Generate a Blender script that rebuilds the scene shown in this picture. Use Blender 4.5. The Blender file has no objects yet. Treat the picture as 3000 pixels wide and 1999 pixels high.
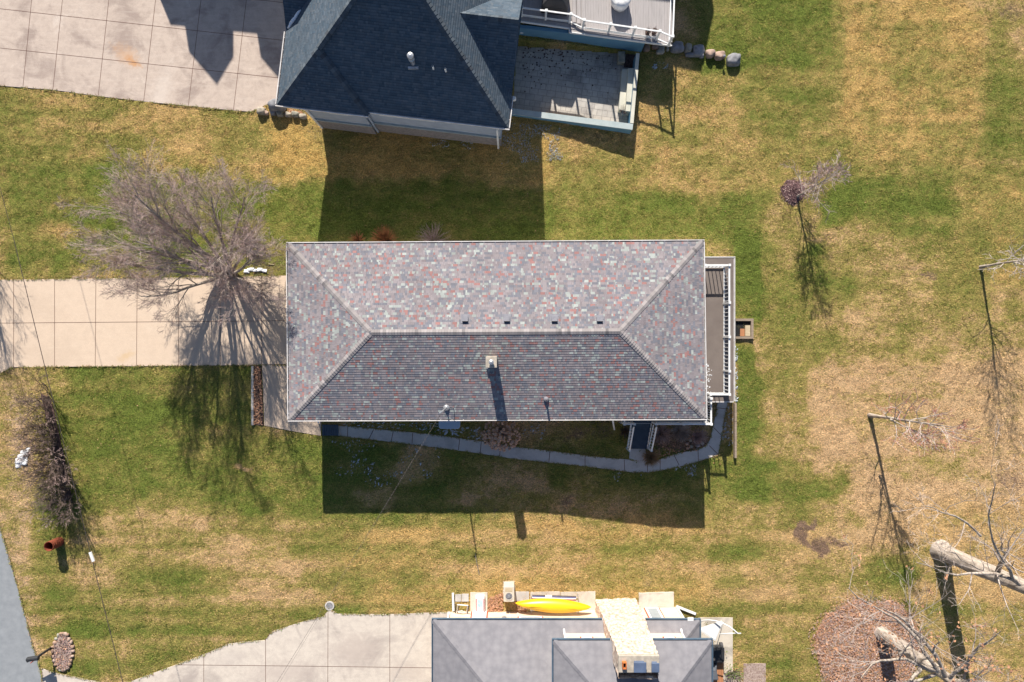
import bpy, bmesh, math, random
import numpy as np
from mathutils import Vector, Matrix, noise as mnoise

# ------------------------------------------------------------------ camera, world, sun
S = bpy.context.scene
C = S.collection
H = 40.0
cam = bpy.data.objects.new('camera', bpy.data.cameras.new('camera'))
C.objects.link(cam)
cam.location = (0, 0, H); cam.rotation_euler = (0, 0, 0)
cam.data.lens = 24; cam.data.sensor_width = 36; cam.data.clip_end = 5000
S.camera = cam
S.render.resolution_x = 1024; S.render.resolution_y = 682
SUN_EL = math.radians(31.5); SUN_AZ = math.radians(-8.9)
W = bpy.data.worlds.new('World'); S.world = W; W.use_nodes = True
wn = W.node_tree; bg = wn.nodes['Background']
sky = wn.nodes.new('ShaderNodeTexSky'); sky.sky_type = 'NISHITA'; sky.sun_disc = False
sky.sun_elevation = SUN_EL; sky.sun_rotation = SUN_AZ; sky.altitude = 200; sky.ozone_density = 3.0
wn.links.new(sky.outputs[0], bg.inputs[0]); bg.inputs[1].default_value = 0.060
sun = bpy.data.objects.new('sun', bpy.data.lights.new('sun', 'SUN')); C.objects.link(sun)
sun.data.energy = 4.8; sun.data.angle = math.radians(0.5); sun.data.color = (1.0, 0.93, 0.82)
hx, hy = -math.sin(SUN_AZ), -math.cos(SUN_AZ)
sun.rotation_euler = Vector((hx*math.cos(SUN_EL), hy*math.cos(SUN_EL), -math.sin(SUN_EL))).to_track_quat('-Z', 'Y').to_euler()
S.view_settings.view_transform = 'Standard'; S.view_settings.look = 'None'
S.view_settings.exposure = 0.84; S.view_settings.gamma = 1.0

# ------------------------------------------------------------------ node materials
def L(nt, a, b): nt.links.new(a, b)
def new_mat(name, rough=.85, spec=.25, metal=0):
    m = bpy.data.materials.new(name); m.use_nodes = True
    b = m.node_tree.nodes['Principled BSDF']
    b.inputs['Roughness'].default_value = rough
    b.inputs['Specular IOR Level'].default_value = spec
    b.inputs['Metallic'].default_value = metal
    return m, m.node_tree, b
def nn(nt, t, **k):
    n = nt.nodes.new(t)
    for a, v in k.items(): setattr(n, a, v)
    return n
def mathn(nt, op, a, b=None, c=None):
    n = nt.nodes.new('ShaderNodeMath'); n.operation = op
    for i, v in enumerate((a, b, c)):
        if v is None: continue
        if isinstance(v, (int, float)): n.inputs[i].default_value = v
        else: nt.links.new(v, n.inputs[i])
    return n.outputs[0]
def noise(nt, vec, scale, detail=4, rough=.55, dist=0):
    n = nt.nodes.new('ShaderNodeTexNoise'); n.inputs['Scale'].default_value = scale
    n.inputs['Detail'].default_value = detail; n.inputs['Roughness'].default_value = rough
    n.inputs['Distortion'].default_value = dist
    if vec is not None: nt.links.new(vec, n.inputs['Vector'])
    return n.outputs['Fac']
def ramp(nt, fac, stops, interp='LINEAR'):
    n = nt.nodes.new('ShaderNodeValToRGB'); e = n.color_ramp.elements
    n.color_ramp.interpolation = interp
    while len(e) < len(stops): e.new(0.5)
    for i, (p, c) in enumerate(stops):
        e[i].position = p; e[i].color = (*c, 1) if len(c) == 3 else c
    if fac is not None: nt.links.new(fac, n.inputs[0])
    return n.outputs[0]
def mix(nt, fac, a, b, mode='MIX'):
    n = nt.nodes.new('ShaderNodeMix'); n.data_type = 'RGBA'; n.blend_type = mode
    for i, v in ((0, fac), (6, a), (7, b)):
        if isinstance(v, (int, float)): n.inputs[i].default_value = v
        elif isinstance(v, tuple): n.inputs[i].default_value = (*v, 1)
        else: nt.links.new(v, n.inputs[i])
    return n.outputs[2]
def stretch(nt, vec, s):
    n = nt.nodes.new('ShaderNodeMapping'); n.inputs['Scale'].default_value = s
    nt.links.new(vec, n.inputs['Vector']); return n.outputs[0]
def pos(nt): return nt.nodes.new('ShaderNodeNewGeometry').outputs['Position']
def bump(nt, b, h, strength=.4, dist=.02):
    n = nt.nodes.new('ShaderNodeBump'); n.inputs['Strength'].default_value = strength
    n.inputs['Distance'].default_value = dist
    nt.links.new(h, n.inputs['Height']); nt.links.new(n.outputs[0], b.inputs['Normal'])

def simple(name, c, c2=None, scale=6, rough=.8, spec=.25, metal=0, bmp=.15, st=None, detail=5):
    """paint, plastic, metal, wood: a base colour worn by two scales of noise"""
    m, nt, b = new_mat(name, rough, spec, metal)
    if c2 is None: c2 = tuple(v*.78 for v in c)
    p = pos(nt)
    if st: p = stretch(nt, p, st)
    f = noise(nt, p, scale, detail)
    col = ramp(nt, f, [(.32, c2), (.68, c)])
    L(nt, col, b.inputs['Base Color'])
    if bmp: bump(nt, b, noise(nt, p, scale*7, 3), bmp, .01)
    return m

def concrete(name, c, c2, c3, stain=None, big=.35, stamped=False):
    m, nt, b = new_mat(name, .9, .2)
    p = pos(nt)
    f1 = noise(nt, p, big, 6, .62, .6)
    f2 = noise(nt, p, 2.3, 7, .7, .3)
    f3 = noise(nt, stretch(nt, p, (1, 1, 1)), 40, 3, .7)
    col = ramp(nt, f1, [(.36, c2), (.5, c), (.62, c), (.72, c3)])
    col = mix(nt, mathn(nt, 'MULTIPLY', ramp(nt, f2, [(.42, (0, 0, 0)), (.66, (1, 1, 1))]), .45), col, c2)
    f4 = noise(nt, stretch(nt, p, (.5, 3, 1)), 1.6, 5, .7, .4)
    col = mix(nt, mathn(nt, 'MULTIPLY', ramp(nt, f4, [(.5, (0, 0, 0)), (.72, (1, 1, 1))]), .35), col, c3)
    sp = ramp(nt, f3, [(.3, (.86, .86, .86)), (.6, (1.04, 1.04, 1.04))])
    col = mix(nt, 1.0, col, sp, 'MULTIPLY')
    if stain:
        for (sx, sy, ax, ay, rot, scol, amt) in stain:
            mp = nt.nodes.new('ShaderNodeMapping'); mp.vector_type = 'TEXTURE'
            mp.inputs['Location'].default_value = (sx, sy, 0); mp.inputs['Rotation'].default_value = (0, 0, rot)
            mp.inputs['Scale'].default_value = (ax, ay, 1000)
            L(nt, p, mp.inputs['Vector'])
            g = nt.nodes.new('ShaderNodeVectorMath'); g.operation = 'LENGTH'; L(nt, mp.outputs[0], g.inputs[0])
            d = mathn(nt, 'SUBTRACT', 1.0, g.outputs['Value'])
            d = mathn(nt, 'ADD', d, mathn(nt, 'MULTIPLY', mathn(nt, 'SUBTRACT', noise(nt, p, 3.5, 6, .65), .5), 1.6))
            msk = ramp(nt, d, [(.1, (0, 0, 0)), (.75, (amt, amt, amt))])
            col = mix(nt, msk, col, scol)
    if stamped:
        bt = nt.nodes.new('ShaderNodeTexBrick'); mp = nt.nodes.new('ShaderNodeMapping')
        mp.inputs['Rotation'].default_value = (0, 0, math.radians(8)); L(nt, p, mp.inputs[0]); L(nt, mp.outputs[0], bt.inputs['Vector'])
        bt.inputs['Scale'].default_value = 1.0; bt.inputs['Brick Width'].default_value = .52; bt.inputs['Row Height'].default_value = .36
        bt.inputs['Mortar Size'].default_value = .018; bt.offset = .37; bt.squash = .6; bt.squash_frequency = 3
        bt.inputs['Color1'].default_value = (1, 1, 1, 1); bt.inputs['Color2'].default_value = (.84, .84, .86, 1); bt.inputs['Mortar'].default_value = (.62, .62, .64, 1)
        col = mix(nt, 1.0, col, bt.outputs['Color'], 'MULTIPLY')
    L(nt, col, b.inputs['Base Color'])
    bump(nt, b, f3, .25, .006)
    return m

def shingle(name, stops, row=.134, wid=.17, jit=.18, cluster=True, rough=.95, band=0):
    """asphalt shingles laid by UV: u along the eave, v up the slope, in metres"""
    m, nt, b = new_mat(name, rough, .12)
    uv = nt.nodes.new('ShaderNodeUVMap'); sp = nt.nodes.new('ShaderNodeSeparateXYZ'); L(nt, uv.outputs[0], sp.inputs[0])
    r = mathn(nt, 'FLOOR', mathn(nt, 'DIVIDE', sp.outputs[1], row))
    w1 = nn(nt, 'ShaderNodeTexWhiteNoise', noise_dimensions='1D'); L(nt, r, w1.inputs['W'])
    u = mathn(nt, 'ADD', mathn(nt, 'DIVIDE', sp.outputs[0], wid), mathn(nt, 'MULTIPLY', w1.outputs[0], 7.3))
    # uneven tab widths: warp u by a slow wobble of its own row
    wob = mathn(nt, 'MULTIPLY', mathn(nt, 'SINE', mathn(nt, 'MULTIPLY', u, 2.1)), .35)
    u2 = mathn(nt, 'ADD', u, wob)
    c = mathn(nt, 'FLOOR', u2)
    cx = nt.nodes.new('ShaderNodeCombineXYZ'); L(nt, c, cx.inputs[0]); L(nt, r, cx.inputs[1])
    w2 = nn(nt, 'ShaderNodeTexWhiteNoise', noise_dimensions='2D'); L(nt, cx.outputs[0], w2.inputs['Vector'])
    w3 = nn(nt, 'ShaderNodeTexWhiteNoise', noise_dimensions='3D'); cz = nt.nodes.new('ShaderNodeCombineXYZ')
    L(nt, c, cz.inputs[0]); L(nt, r, cz.inputs[1]); cz.inputs[2].default_value = 5.5; L(nt, cz.outputs[0], w3.inputs['Vector'])
    f = w2.outputs[0]
    if cluster:
        f = mathn(nt, 'FRACT', mathn(nt, 'ADD', mathn(nt, 'MULTIPLY', f, .97), mathn(nt, 'MULTIPLY', noise(nt, uv.outputs[0], 1.2, 3), .14)))
    col = ramp(nt, f, stops, 'CONSTANT')
    v = ramp(nt, w3.outputs[0], [(0, (.86, .86, .86)), (1, (1.1, 1.1, 1.1))])
    col = mix(nt, 1.0, col, v, 'MULTIPLY')
    gr = noise(nt, uv.outputs[0], 28, 3, .7)
    col = mix(nt, 1.0, col, ramp(nt, gr, [(.3, (.85, .85, .85)), (.7, (1.12, 1.12, 1.12))]), 'MULTIPLY')
    big = noise(nt, uv.outputs[0], .5, 4, .6)
    col = mix(nt, 1.0, col, ramp(nt, big, [(.35, (.9, .9, .9)), (.65, (1.06, 1.06, 1.06))]), 'MULTIPLY')
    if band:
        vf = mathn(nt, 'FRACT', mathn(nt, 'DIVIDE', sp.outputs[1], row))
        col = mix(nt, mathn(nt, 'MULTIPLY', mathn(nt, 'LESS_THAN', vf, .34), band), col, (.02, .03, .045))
    fr = mathn(nt, 'FRACT', u2)
    edge = mathn(nt, 'LESS_THAN', fr, .07)
    col = mix(nt, mathn(nt, 'MULTIPLY', edge, .45), col, (.05, .05, .06))
    L(nt, col, b.inputs['Base Color'])
    bump(nt, b, mathn(nt, 'ADD', w3.outputs[0], mathn(nt, 'MULTIPLY', gr, .6)), .5, .008)
    return m

M = {}
M['conc_main'] = concrete('concrete_warm', (.62, .49, .38), (.54, .425, .33), (.66, .54, .43), big=.12,
    stain=[(-11.2, .9, 1.2, .16, .1, (.50, .35, .2), .5), (-22.6, -.9, .8, .35, .5, (.55, .38, .2), .5), (-26, -2.4, .5, .4, 0, (.52, .38, .22), .35)])
M['conc_north'] = concrete('concrete_stained', (.52, .43, .37), (.35, .28, .245), (.64, .555, .49), big=.55,
    stain=[(-22.6, 16.75, 1.25, .75, -.62, (.50, .31, .19), .6), (-22.2, 16.35, .75, .32, -.62, (.50, .25, .10), .75), (-20.6, 14.4, .8, 2.6, -.35, (.64, .57, .51), .4)])
M['conc_south'] = concrete('concrete_pale', (.60, .53, .46), (.40, .345, .31), (.68, .61, .53), big=.36, stain=[(-9.2, -18.1, 2.3, 1.5, .1, (.46, .39, .345), .75), (-13.2, -19.4, 3.2, 1.0, .05, (.45, .38, .34), .6), (-6.2, -19.3, 1.6, .9, -.2, (.47, .40, .35), .6), (-16.5, -18.6, 1.4, .7, .3, (.46, .40, .36), .5), (-12.6, -16.8, .12, 1.2, .4, (.38, .33, .3), .5)])
M['conc_walk'] = concrete('concrete_walk', (.54, .515, .49), (.42, .40, .38), (.60, .58, .55), big=.8)
M['conc_pad'] = concrete('concrete_pad', (.60, .54, .46), (.40, .36, .31), (.68, .62, .54), big=.9)
M['stamped'] = concrete('stamped_patio', (.52, .485, .44), (.31, .285, .265), (.62, .60, .57), big=.6, stamped=True)
M['joint'] = simple('joint_filler', (.17, .10, .08), rough=.95, bmp=0)
M['asphalt'] = simple('asphalt', (.28, .295, .315), (.225, .24, .26), 2.5, .95, bmp=.3)
M['roof_main'] = shingle('shingle_multicolour', [(0, (.262, .236, .252)), (.26, (.195, .198, .23)), (.40, (.33, .355, .345)), (.49, (.28, .25, .262)), (.70, (.32, .175, .168)), (.785, (.20, .20, .23)), (.91, (.38, .41, .395)), (.945, (.24, .21, .225))], wid=.145)
M['roof_main_cap'] = shingle('shingle_cap_grey', [(0, (.34, .31, .31)), (.5, (.31, .285, .285))], row=.2, wid=.4, cluster=False)
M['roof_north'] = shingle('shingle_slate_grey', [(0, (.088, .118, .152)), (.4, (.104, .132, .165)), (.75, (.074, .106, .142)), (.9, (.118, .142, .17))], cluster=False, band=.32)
M['roof_north_cap'] = shingle('shingle_slate_cap', [(0, (.085, .105, .13)), (.5, (.10, .12, .142))], row=.2, wid=.4, cluster=False)
def diamond_roof():
    m, nt, b = new_mat('shingle_diamond_grey', .95, .12)
    uv = nt.nodes.new('ShaderNodeUVMap')
    mp = stretch(nt, uv.outputs[0], (1.9, 1.9, 1)); n_ = nt.nodes.new('ShaderNodeTexVoronoi'); n_.inputs['Scale'].default_value = 1.3
    n_.distance = 'MANHATTAN'; n_.inputs['Randomness'].default_value = .75
    L(nt, mp, n_.inputs['Vector'])
    g = noise(nt, uv.outputs[0], 1.4, 5, .65)
    f = mathn(nt, 'ADD', mathn(nt, 'MULTIPLY', n_.outputs['Distance'], .35), mathn(nt, 'MULTIPLY', g, .75))
    col = ramp(nt, f, [(.35, (.262, .255, .272)), (.62, (.228, .222, .242)), (.8, (.20, .196, .216))])
    gr = noise(nt, uv.outputs[0], 30, 3, .7)
    col = mix(nt, 1.0, col, ramp(nt, gr, [(.3, (.86, .86, .86)), (.7, (1.12, 1.12, 1.12))]), 'MULTIPLY')
    L(nt, col, b.inputs['Base Color']); bump(nt, b, gr, .4, .008); return m
M['roof_south'] = diamond_roof()
M['white'] = simple('white_paint', (.80, .80, .80), (.68, .69, .70), 3, .5, .4, bmp=.05)
M['white_metal'] = simple('white_metal', (.78, .78, .79), (.62, .62, .63), 2, .4, .5, bmp=.05)
M['gutter'] = simple('gutter_white', (.74, .72, .72), (.55, .52, .51), 2.5, .45, .5, bmp=.05)
M['gutter_in'] = simple('gutter_inside', (.28, .26, .25), (.10, .09, .08), 4, .8)
M['gutter_dark'] = simple('gutter_navy', (.10, .15, .21), (.07, .11, .16), 3, .5)
M['siding_white'] = simple('siding_white', (.62, .60, .57), (.52, .5, .47), 2, .7)
M['siding_grey'] = simple('siding_blue_grey', (.40, .45, .53), (.33, .38, .46), 2, .75)
M['siding_cream'] = simple('siding_cream', (.72, .58, .45), (.66, .52, .40), 1.5, .8)
M['stone_wall'] = simple('stone_facing', (.34, .31, .30), (.16, .15, .16), 7, .9, bmp=.8, st=(1, 1, 2.5))
M['blue_wall'] = simple('blue_wall', (.12, .26, .38), (.10, .22, .33), 1.2, .8)
M['cap_block'] = simple('cap_block_grey', (.42, .47, .47), (.34, .40, .41), 2.5, .9, bmp=.4)
M['step_cream'] = simple('step_cream', (.60, .58, .50), (.50, .49, .42), 2, .85)
M['deck_board'] = simple('deck_board', (.40, .37, .37), (.33, .31, .31), 2.2, .75, st=(8, .6, 1))
M['deck_brown'] = simple('deck_membrane', (.19, .16, .145), (.145, .12, .11), .9, .9)
M['deck_slate'] = simple('deck_slate', (.07, .095, .13), (.05, .07, .10), 3, .7)
M['wood'] = simple('weathered_wood', (.34, .27, .21), (.22, .17, .13), 3, .9, bmp=.4, st=(1, 9, 1))
M['wood_warm'] = simple('warm_wood', (.46, .22, .11), (.36, .16, .08), 2, .8, st=(9, 1, 1))
M['wood_pale'] = simple('pale_wood', (.56, .47, .33), (.40, .31, .2), 3, .85, st=(1, 9, 1))
M['red'] = simple('red_trim', (.62, .10, .05), (.55, .08, .04), 3, .6)
M['glass'] = simple('window_glass', (.30, .34, .36), (.22, .26, .3), 1, .12, .6, bmp=0)
M['black'] = simple('black_plastic', (.035, .037, .042), (.02, .02, .023), 5, .45, .4)
M['black_cover'] = simple('black_cover', (.07, .065, .07), (.045, .045, .05), 2, .6, .3, bmp=.4)
M['tarp'] = simple('grey_cover', (.13, .14, .16), (.09, .1, .12), 2, .6, bmp=.5)
M['metal'] = simple('galvanised', (.55, .56, .58), (.42, .43, .45), 5, .35, .5, .6)
M['vent'] = simple('vent_metal', (.22, .22, .25), (.17, .17, .2), 5, .7, .2, 0)
M['dark'] = simple('dark_opening', (.02, .02, .022), rough=.95, bmp=0)
M['rust'] = simple('rusty_steel', (.30, .075, .035), (.16, .045, .03), 6, .85, bmp=.5, st=(1, 1, 4))
M['yellow'] = simple('kayak_yellow', (.80, .50, .01), (.76, .43, .01), 1.2, .35, .5, bmp=.03)
M['tan_metal'] = simple('condenser_tan', (.60, .54, .45), (.52, .46, .38), 4, .5)
M['brick_chim'] = simple('chimney_stone', (.76, .67, .58), (.36, .23, .17), 6.5, .95, bmp=1.0, detail=8)
M['cap_conc'] = simple('chimney_cap_concrete', (.50, .44, .37), (.30, .27, .23), 4, .95, bmp=.6)
M['terracotta'] = simple('terracotta', (.55, .18, .05), (.45, .13, .04), 6, .8)
M['navy_metal'] = simple('navy_metal', (.11, .15, .24), (.08, .11, .18), 3, .45, .5)
M['blue_lid'] = simple('pale_blue_lid', (.40, .52, .66), (.36, .48, .62), .8, .35, .5, bmp=.02)
M['mulch'] = simple('mulch', (.16, .10, .085), (.05, .032, .03), 9, 1, bmp=1.0, detail=8)
M['mulch_red'] = simple('mulch_red', (.17, .10, .10), (.07, .04, .045), 10, 1, bmp=1.0, detail=8)
M['leaf_mat'] = simple('leaf_bed', (.46, .26, .17), (.23, .125, .085), 7, 1, bmp=1.0, detail=8)
M['gravel'] = simple('bed_gravel', (.48, .38, .33), (.22, .15, .13), 12, 1, bmp=1.0, detail=8)
M['snow'] = simple('snow', (.86, .88, .92), (.78, .80, .85), 8, .7, .3, bmp=.4)
M['snow_old'] = simple('old_snow', (.60, .65, .72), (.42, .46, .52), 8, .7, .3, bmp=.4)
M['bark_pale'] = simple('bark_pale', (.55, .48, .42), (.20, .16, .13), 9, .95, bmp=1.0, st=(1, 1, .22), detail=8)
M['bark_dark'] = simple('bark_dark', (.19, .15, .125), (.09, .07, .06), 5, .95, bmp=.8)
M['twig_grey'] = simple('twig_grey', (.48, .41, .365), (.28, .23, .21), 2, .95, bmp=0)
M['twig_mauve'] = simple('twig_mauve', (.52, .38, .345), (.34, .235, .215), 1.2, .95, bmp=0)
M['twig_white'] = simple('twig_pale', (.58, .52, .48), (.36, .30, .27), 2, .9, bmp=0)
M['twig_pink'] = simple('twig_pink', (.42, .29, .27), (.30, .19, .18), 2, .9, bmp=0)
M['twig_red'] = simple('twig_red', (.44, .15, .13), (.30, .12, .11), 2, .9, bmp=0)
M['twig_black'] = simple('twig_dark', (.20, .15, .125), (.09, .065, .055), 2, .95, bmp=0)
M['leaf_dry'] = simple('dry_leaf', (.56, .31, .18), (.36, .17, .10), 9, .9, bmp=0)
M['leaf_pink'] = simple('fallen_leaf', (.64, .38, .24), (.46, .24, .14), 5, .9, bmp=0)
M['flower_dry'] = simple('dry_flower', (.68, .45, .32), (.40, .24, .17), 14, .95, bmp=.9)
M['straw'] = simple('dry_grass_blades', (.44, .30, .17), (.25, .15, .08), 4, .95, bmp=0)
M['orange_twig'] = simple('orange_foliage', (.52, .24, .11), (.32, .14, .06), 4, .9, bmp=0)
M['green_leaf'] = simple('green_leaf', (.20, .27, .06), (.10, .16, .03), 5, .8, bmp=0)
M['cable'] = simple('cable_dark', (.07, .055, .055), bmp=0)
M['cable_white'] = simple('cable_pale', (.20, .185, .175), bmp=0)
M['leaf_spot'] = M['leaf_dry']
for i, c in enumerate([(.50, .44, .36), (.42, .28, .21), (.30, .30, .32), (.38, .36, .30), (.52, .38, .31)]):
    M['rock%d' % i] = simple('boulder_stone', c, tuple(v*.5 for v in c), 3.5, .95, bmp=.7, detail=7)

# lawn: colour comes from the attributes green / bare / gold laid over the ground
def grass_mat():
    m, nt, b = new_mat('lawn_grass', .95, .1)
    p = pos(nt)
    def att(n):
        a = nt.nodes.new('ShaderNodeAttribute'); a.attribute_name = n; return a.outputs['Fac']
    g, ba, go = att('green'), att('bare'), att('gold')
    n1 = noise(nt, stretch(nt, p, (1, 1.25, 1)), 1.3, 7, .72, .7)
    n2 = noise(nt, stretch(nt, p, (1, 1.35, 1)), 5.5, 7, .78, 1.0)
    n3 = noise(nt, stretch(nt, p, (1, 1.5, 1)), 20, 5, .8, .8)
    gg = mathn(nt, 'ADD', g, mathn(nt, 'MULTIPLY', mathn(nt, 'SUBTRACT', n1, .5), 1.1))
    gg = mathn(nt, 'ADD', gg, mathn(nt, 'MULTIPLY', mathn(nt, 'SUBTRACT', n2, .5), 1.7))
    gg = mathn(nt, 'ADD', gg, mathn(nt, 'MULTIPLY', mathn(nt, 'SUBTRACT', n3, .5), 1.5))
    tan = ramp(nt, n3, [(.3, (.34, .21, .115)), (.5, (.70, .47, .295)), (.7, (.86, .62, .42))])
    gold = ramp(nt, n3, [(.3, (.26, .16, .045)), (.5, (.58, .375, .12)), (.7, (.78, .55, .23))])
    dry = mix(nt, go, tan, gold)
    grn = ramp(nt, n3, [(.28, (.045, .072, .012)), (.5, (.145, .19, .036)), (.72, (.30, .35, .095))])
    oliv = ramp(nt, n3, [(.3, (.16, .125, .035)), (.5, (.39, .305, .10)), (.7, (.62, .49, .20))])
    col = mix(nt, ramp(nt, gg, [(.0, (0, 0, 0)), (.36, (1, 1, 1))]), dry, oliv)
    col = mix(nt, ramp(nt, gg, [(.26, (0, 0, 0)), (1.12, (1, 1, 1))]), col, grn)
    soil = ramp(nt, n3, [(.3, (.13, .08, .055)), (.7, (.36, .245, .18))])
    bb = mathn(nt, 'ADD', ba, mathn(nt, 'MULTIPLY', mathn(nt, 'SUBTRACT', n2, .5), 1.9))
    col = mix(nt, ramp(nt, bb, [(.36, (0, 0, 0)), (.72, (1, 1, 1))]), col, soil)
    n5 = noise(nt, stretch(nt, p, (1, 1.4, 1)), 12, 2, .6, 1.2)
    col = mix(nt, 1.0, col, ramp(nt, n5, [(.34, (.58, .60, .58)), (.48, (1.0, 1.0, 1.0)), (.66, (1.36, 1.33, 1.26))]), 'MULTIPLY')
    col = mix(nt, 1.0, col, ramp(nt, mathn(nt, 'ADD', mathn(nt, 'MULTIPLY', att('tint'), .5), .5), [(0, (.45, .45, .45)), (.5, (1, 1, 1)), (1, (1.6, 1.55, 1.42))]), 'MULTIPLY')
    n4 = noise(nt, stretch(nt, p, (1, 1.7, 1)), 22, 2, .8, .8)
    col = mix(nt, 1.0, col, ramp(nt, n4, [(.32, (.55, .55, .55)), (.5, (1, 1, 1)), (.68, (1.5, 1.46, 1.38))]), 'MULTIPLY')
    L(nt, col, b.inputs['Base Color'])
    h = mathn(nt, 'ADD', mathn(nt, 'MULTIPLY', n5, 1.0), mathn(nt, 'MULTIPLY', n3, .6))
    bump(nt, b, h, 1.0, .12)
    return m
M['grass'] = grass_mat()

# ------------------------------------------------------------------ mesh builder
wl = {}
def tag(o, label=None, cat=None, group=None, kind=None):
    if label: o['label'] = label
    if cat: o['category'] = cat
    if group: o['group'] = group
    if kind: o['kind'] = kind
    return o
def thing(name, loc, label, cat, group=None):
    o = bpy.data.objects.new(name, None); C.objects.link(o); o.location = loc; wl[o.name] = Vector(loc)
    o.empty_display_size = .2
    return tag(o, label, cat, group)
class MB:
    def __init__(s, frame=None):
        s.v = []; s.f = []; s.mi = []; s.uv = {}; s.fr = frame
    def add(s, vs, fs, mi=0, uvs=None):
        n = len(s.v)
        if s.fr:
            ox, oy, c, sn = s.fr
            vs = [(ox + x*c - y*sn, oy + x*sn + y*c, z) for (x, y, z) in vs]
        s.v += [tuple(q) for q in vs]
        for k, f in enumerate(fs):
            if uvs: s.uv[len(s.f)] = uvs[k]
            s.f.append(tuple(i + n for i in f)); s.mi.append(mi)
        return s
    def box(s, x0, y0, z0, x1, y1, z1, mi=0):
        v = [(x0, y0, z0), (x1, y0, z0), (x1, y1, z0), (x0, y1, z0), (x0, y0, z1), (x1, y0, z1), (x1, y1, z1), (x0, y1, z1)]
        return s.add(v, [(3, 2, 1, 0), (4, 5, 6, 7), (0, 1, 5, 4), (1, 2, 6, 5), (2, 3, 7, 6), (3, 0, 4, 7)], mi)
    def beam(s, a, b, w, h, mi=0):
        """box bar from a to b: width w sideways, height h"""
        a, b = Vector(a), Vector(b); d = (b-a).normalized()
        up = Vector((0, 0, 1)) if abs(d.z) < .95 else Vector((0, 1, 0))
        sd = d.cross(up).normalized()*w/2; u = sd.cross(d).normalized()*h/2
        v = [a-sd-u, a+sd-u, a+sd+u, a-sd+u, b-sd-u, b+sd-u, b+sd+u, b-sd+u]
        return s.add([tuple(q) for q in v], [(0, 1, 2, 3), (7, 6, 5, 4), (0, 4, 5, 1), (1, 5, 6, 2), (2, 6, 7, 3), (3, 7, 4, 0)], mi)
    def prism(s, pts, z0, z1, mi=0):
        """pts ccw [(x,y)] ; z1 may be list"""
        n = len(pts); za = z0 if isinstance(z0, (list, tuple)) else [z0]*n; zb = z1 if isinstance(z1, (list, tuple)) else [z1]*n
        ar = sum(pts[i][0]*pts[(i+1) % n][1]-pts[(i+1) % n][0]*pts[i][1] for i in range(n))
        idx = list(range(n)) if ar > 0 else list(range(n))[::-1]
        pts = [pts[i] for i in idx]; za = [za[i] for i in idx]; zb = [zb[i] for i in idx]
        v = [(p[0], p[1], z) for p, z in zip(pts, za)] + [(p[0], p[1], z) for p, z in zip(pts, zb)]
        f = [tuple(range(n))[::-1], tuple(range(n, 2*n))] + [(i, (i+1) % n, n+(i+1) % n, n+i) for i in range(n)]
        return s.add(v, f, mi)
    def tube(s, pts, rad, n=6, mi=0, cap=True):
        pts = [Vector(p) for p in pts]; k = len(pts)
        if not isinstance(rad, (list, tuple)): rad = [rad]*k
        vs = []; ref = None
        for i in range(k):
            d = (pts[min(i+1, k-1)] - pts[max(i-1, 0)])
            d = d.normalized() if d.length > 1e-9 else Vector((0, 0, 1))
            if ref is None:
                ref = d.orthogonal().normalized()
            a = (ref - d*ref.dot(d));
            a = a.normalized() if a.length > 1e-6 else d.orthogonal().normalized()
            ref = a; b = d.cross(a)
            for j in range(n):
                t = 2*math.pi*j/n; q = pts[i] + (a*math.cos(t)+b*math.sin(t))*rad[i]; vs.append((q.x, q.y, q.z))
        fs = [(i*n+j, i*n+(j+1) % n, (i+1)*n+(j+1) % n, (i+1)*n+j) for i in range(k-1) for j in range(n)]
        if cap: fs += [tuple(range(n))[::-1], tuple((k-1)*n+j for j in range(n))]
        return s.add(vs, fs, mi)
    def lathe(s, cx, cy, prof, n=16, mi=0):
        """prof [(r,z)]"""
        vs = [(cx+r*math.cos(2*math.pi*j/n), cy+r*math.sin(2*math.pi*j/n), z) for (r, z) in prof for j in range(n)]
        k = len(prof)
        fs = [(i*n+j, i*n+(j+1) % n, (i+1)*n+(j+1) % n, (i+1)*n+j) for i in range(k-1) for j in range(n)]
        fs += [tuple(range(n))[::-1], tuple((k-1)*n+j for j in range(n))]
        return s.add(vs, fs, mi)
    def rock(s, c, r, seed, sub=3, amp=.28, mi=0, flat=0):
        bm = bmesh.new(); bmesh.ops.create_icosphere(bm, subdivisions=sub, radius=1)
        o = Vector((seed*7.3, seed*3.1, seed*1.7))
        for v in bm.verts:
            d = v.co.normalized()
            k = 1 + amp*mnoise.noise(d*1.3+o)*1.4 + amp*.4*mnoise.noise(d*3.7+o)
            v.co = d*k
            # facet the block a little
            for ax in range(3):
                v.co[ax] = max(-.82, min(.82, v.co[ax]))
        vs = [(c[0]+v.co.x*r[0], c[1]+v.co.y*r[1], c[2]+v.co.z*r[2]) for v in bm.verts]
        fs = [tuple(v.index for v in f.verts) for f in bm.faces]; bm.free()
        return s.add(vs, fs, mi)
    def build(s, name, mat, parent=None, smooth=False, loc=None, bevel=0):
        """one mesh object. loc: origin (world) for top-level pieces"""
        if parent is not None: o0 = wl[parent.name]
        else: o0 = Vector(loc) if loc is not None else Vector((0, 0, 0))
        me = bpy.data.meshes.new(name)
        me.from_pydata([(x-o0.x, y-o0.y, z-o0.z) for (x, y, z) in s.v], [], s.f)
        mats = mat if isinstance(mat, (list, tuple)) else [mat]
        for m_ in mats: me.materials.append(m_)
        if len(mats) > 1: me.polygons.foreach_set('material_index', s.mi)
        if s.uv:
            ul = me.uv_layers.new(name='UVMap')
            for fi, uvs in s.uv.items():
                for li, uvp in zip(me.polygons[fi].loop_indices, uvs): ul.data[li].uv = uvp
        if smooth: me.polygons.foreach_set('use_smooth', [True]*len(me.polygons))
        me.update()
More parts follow.
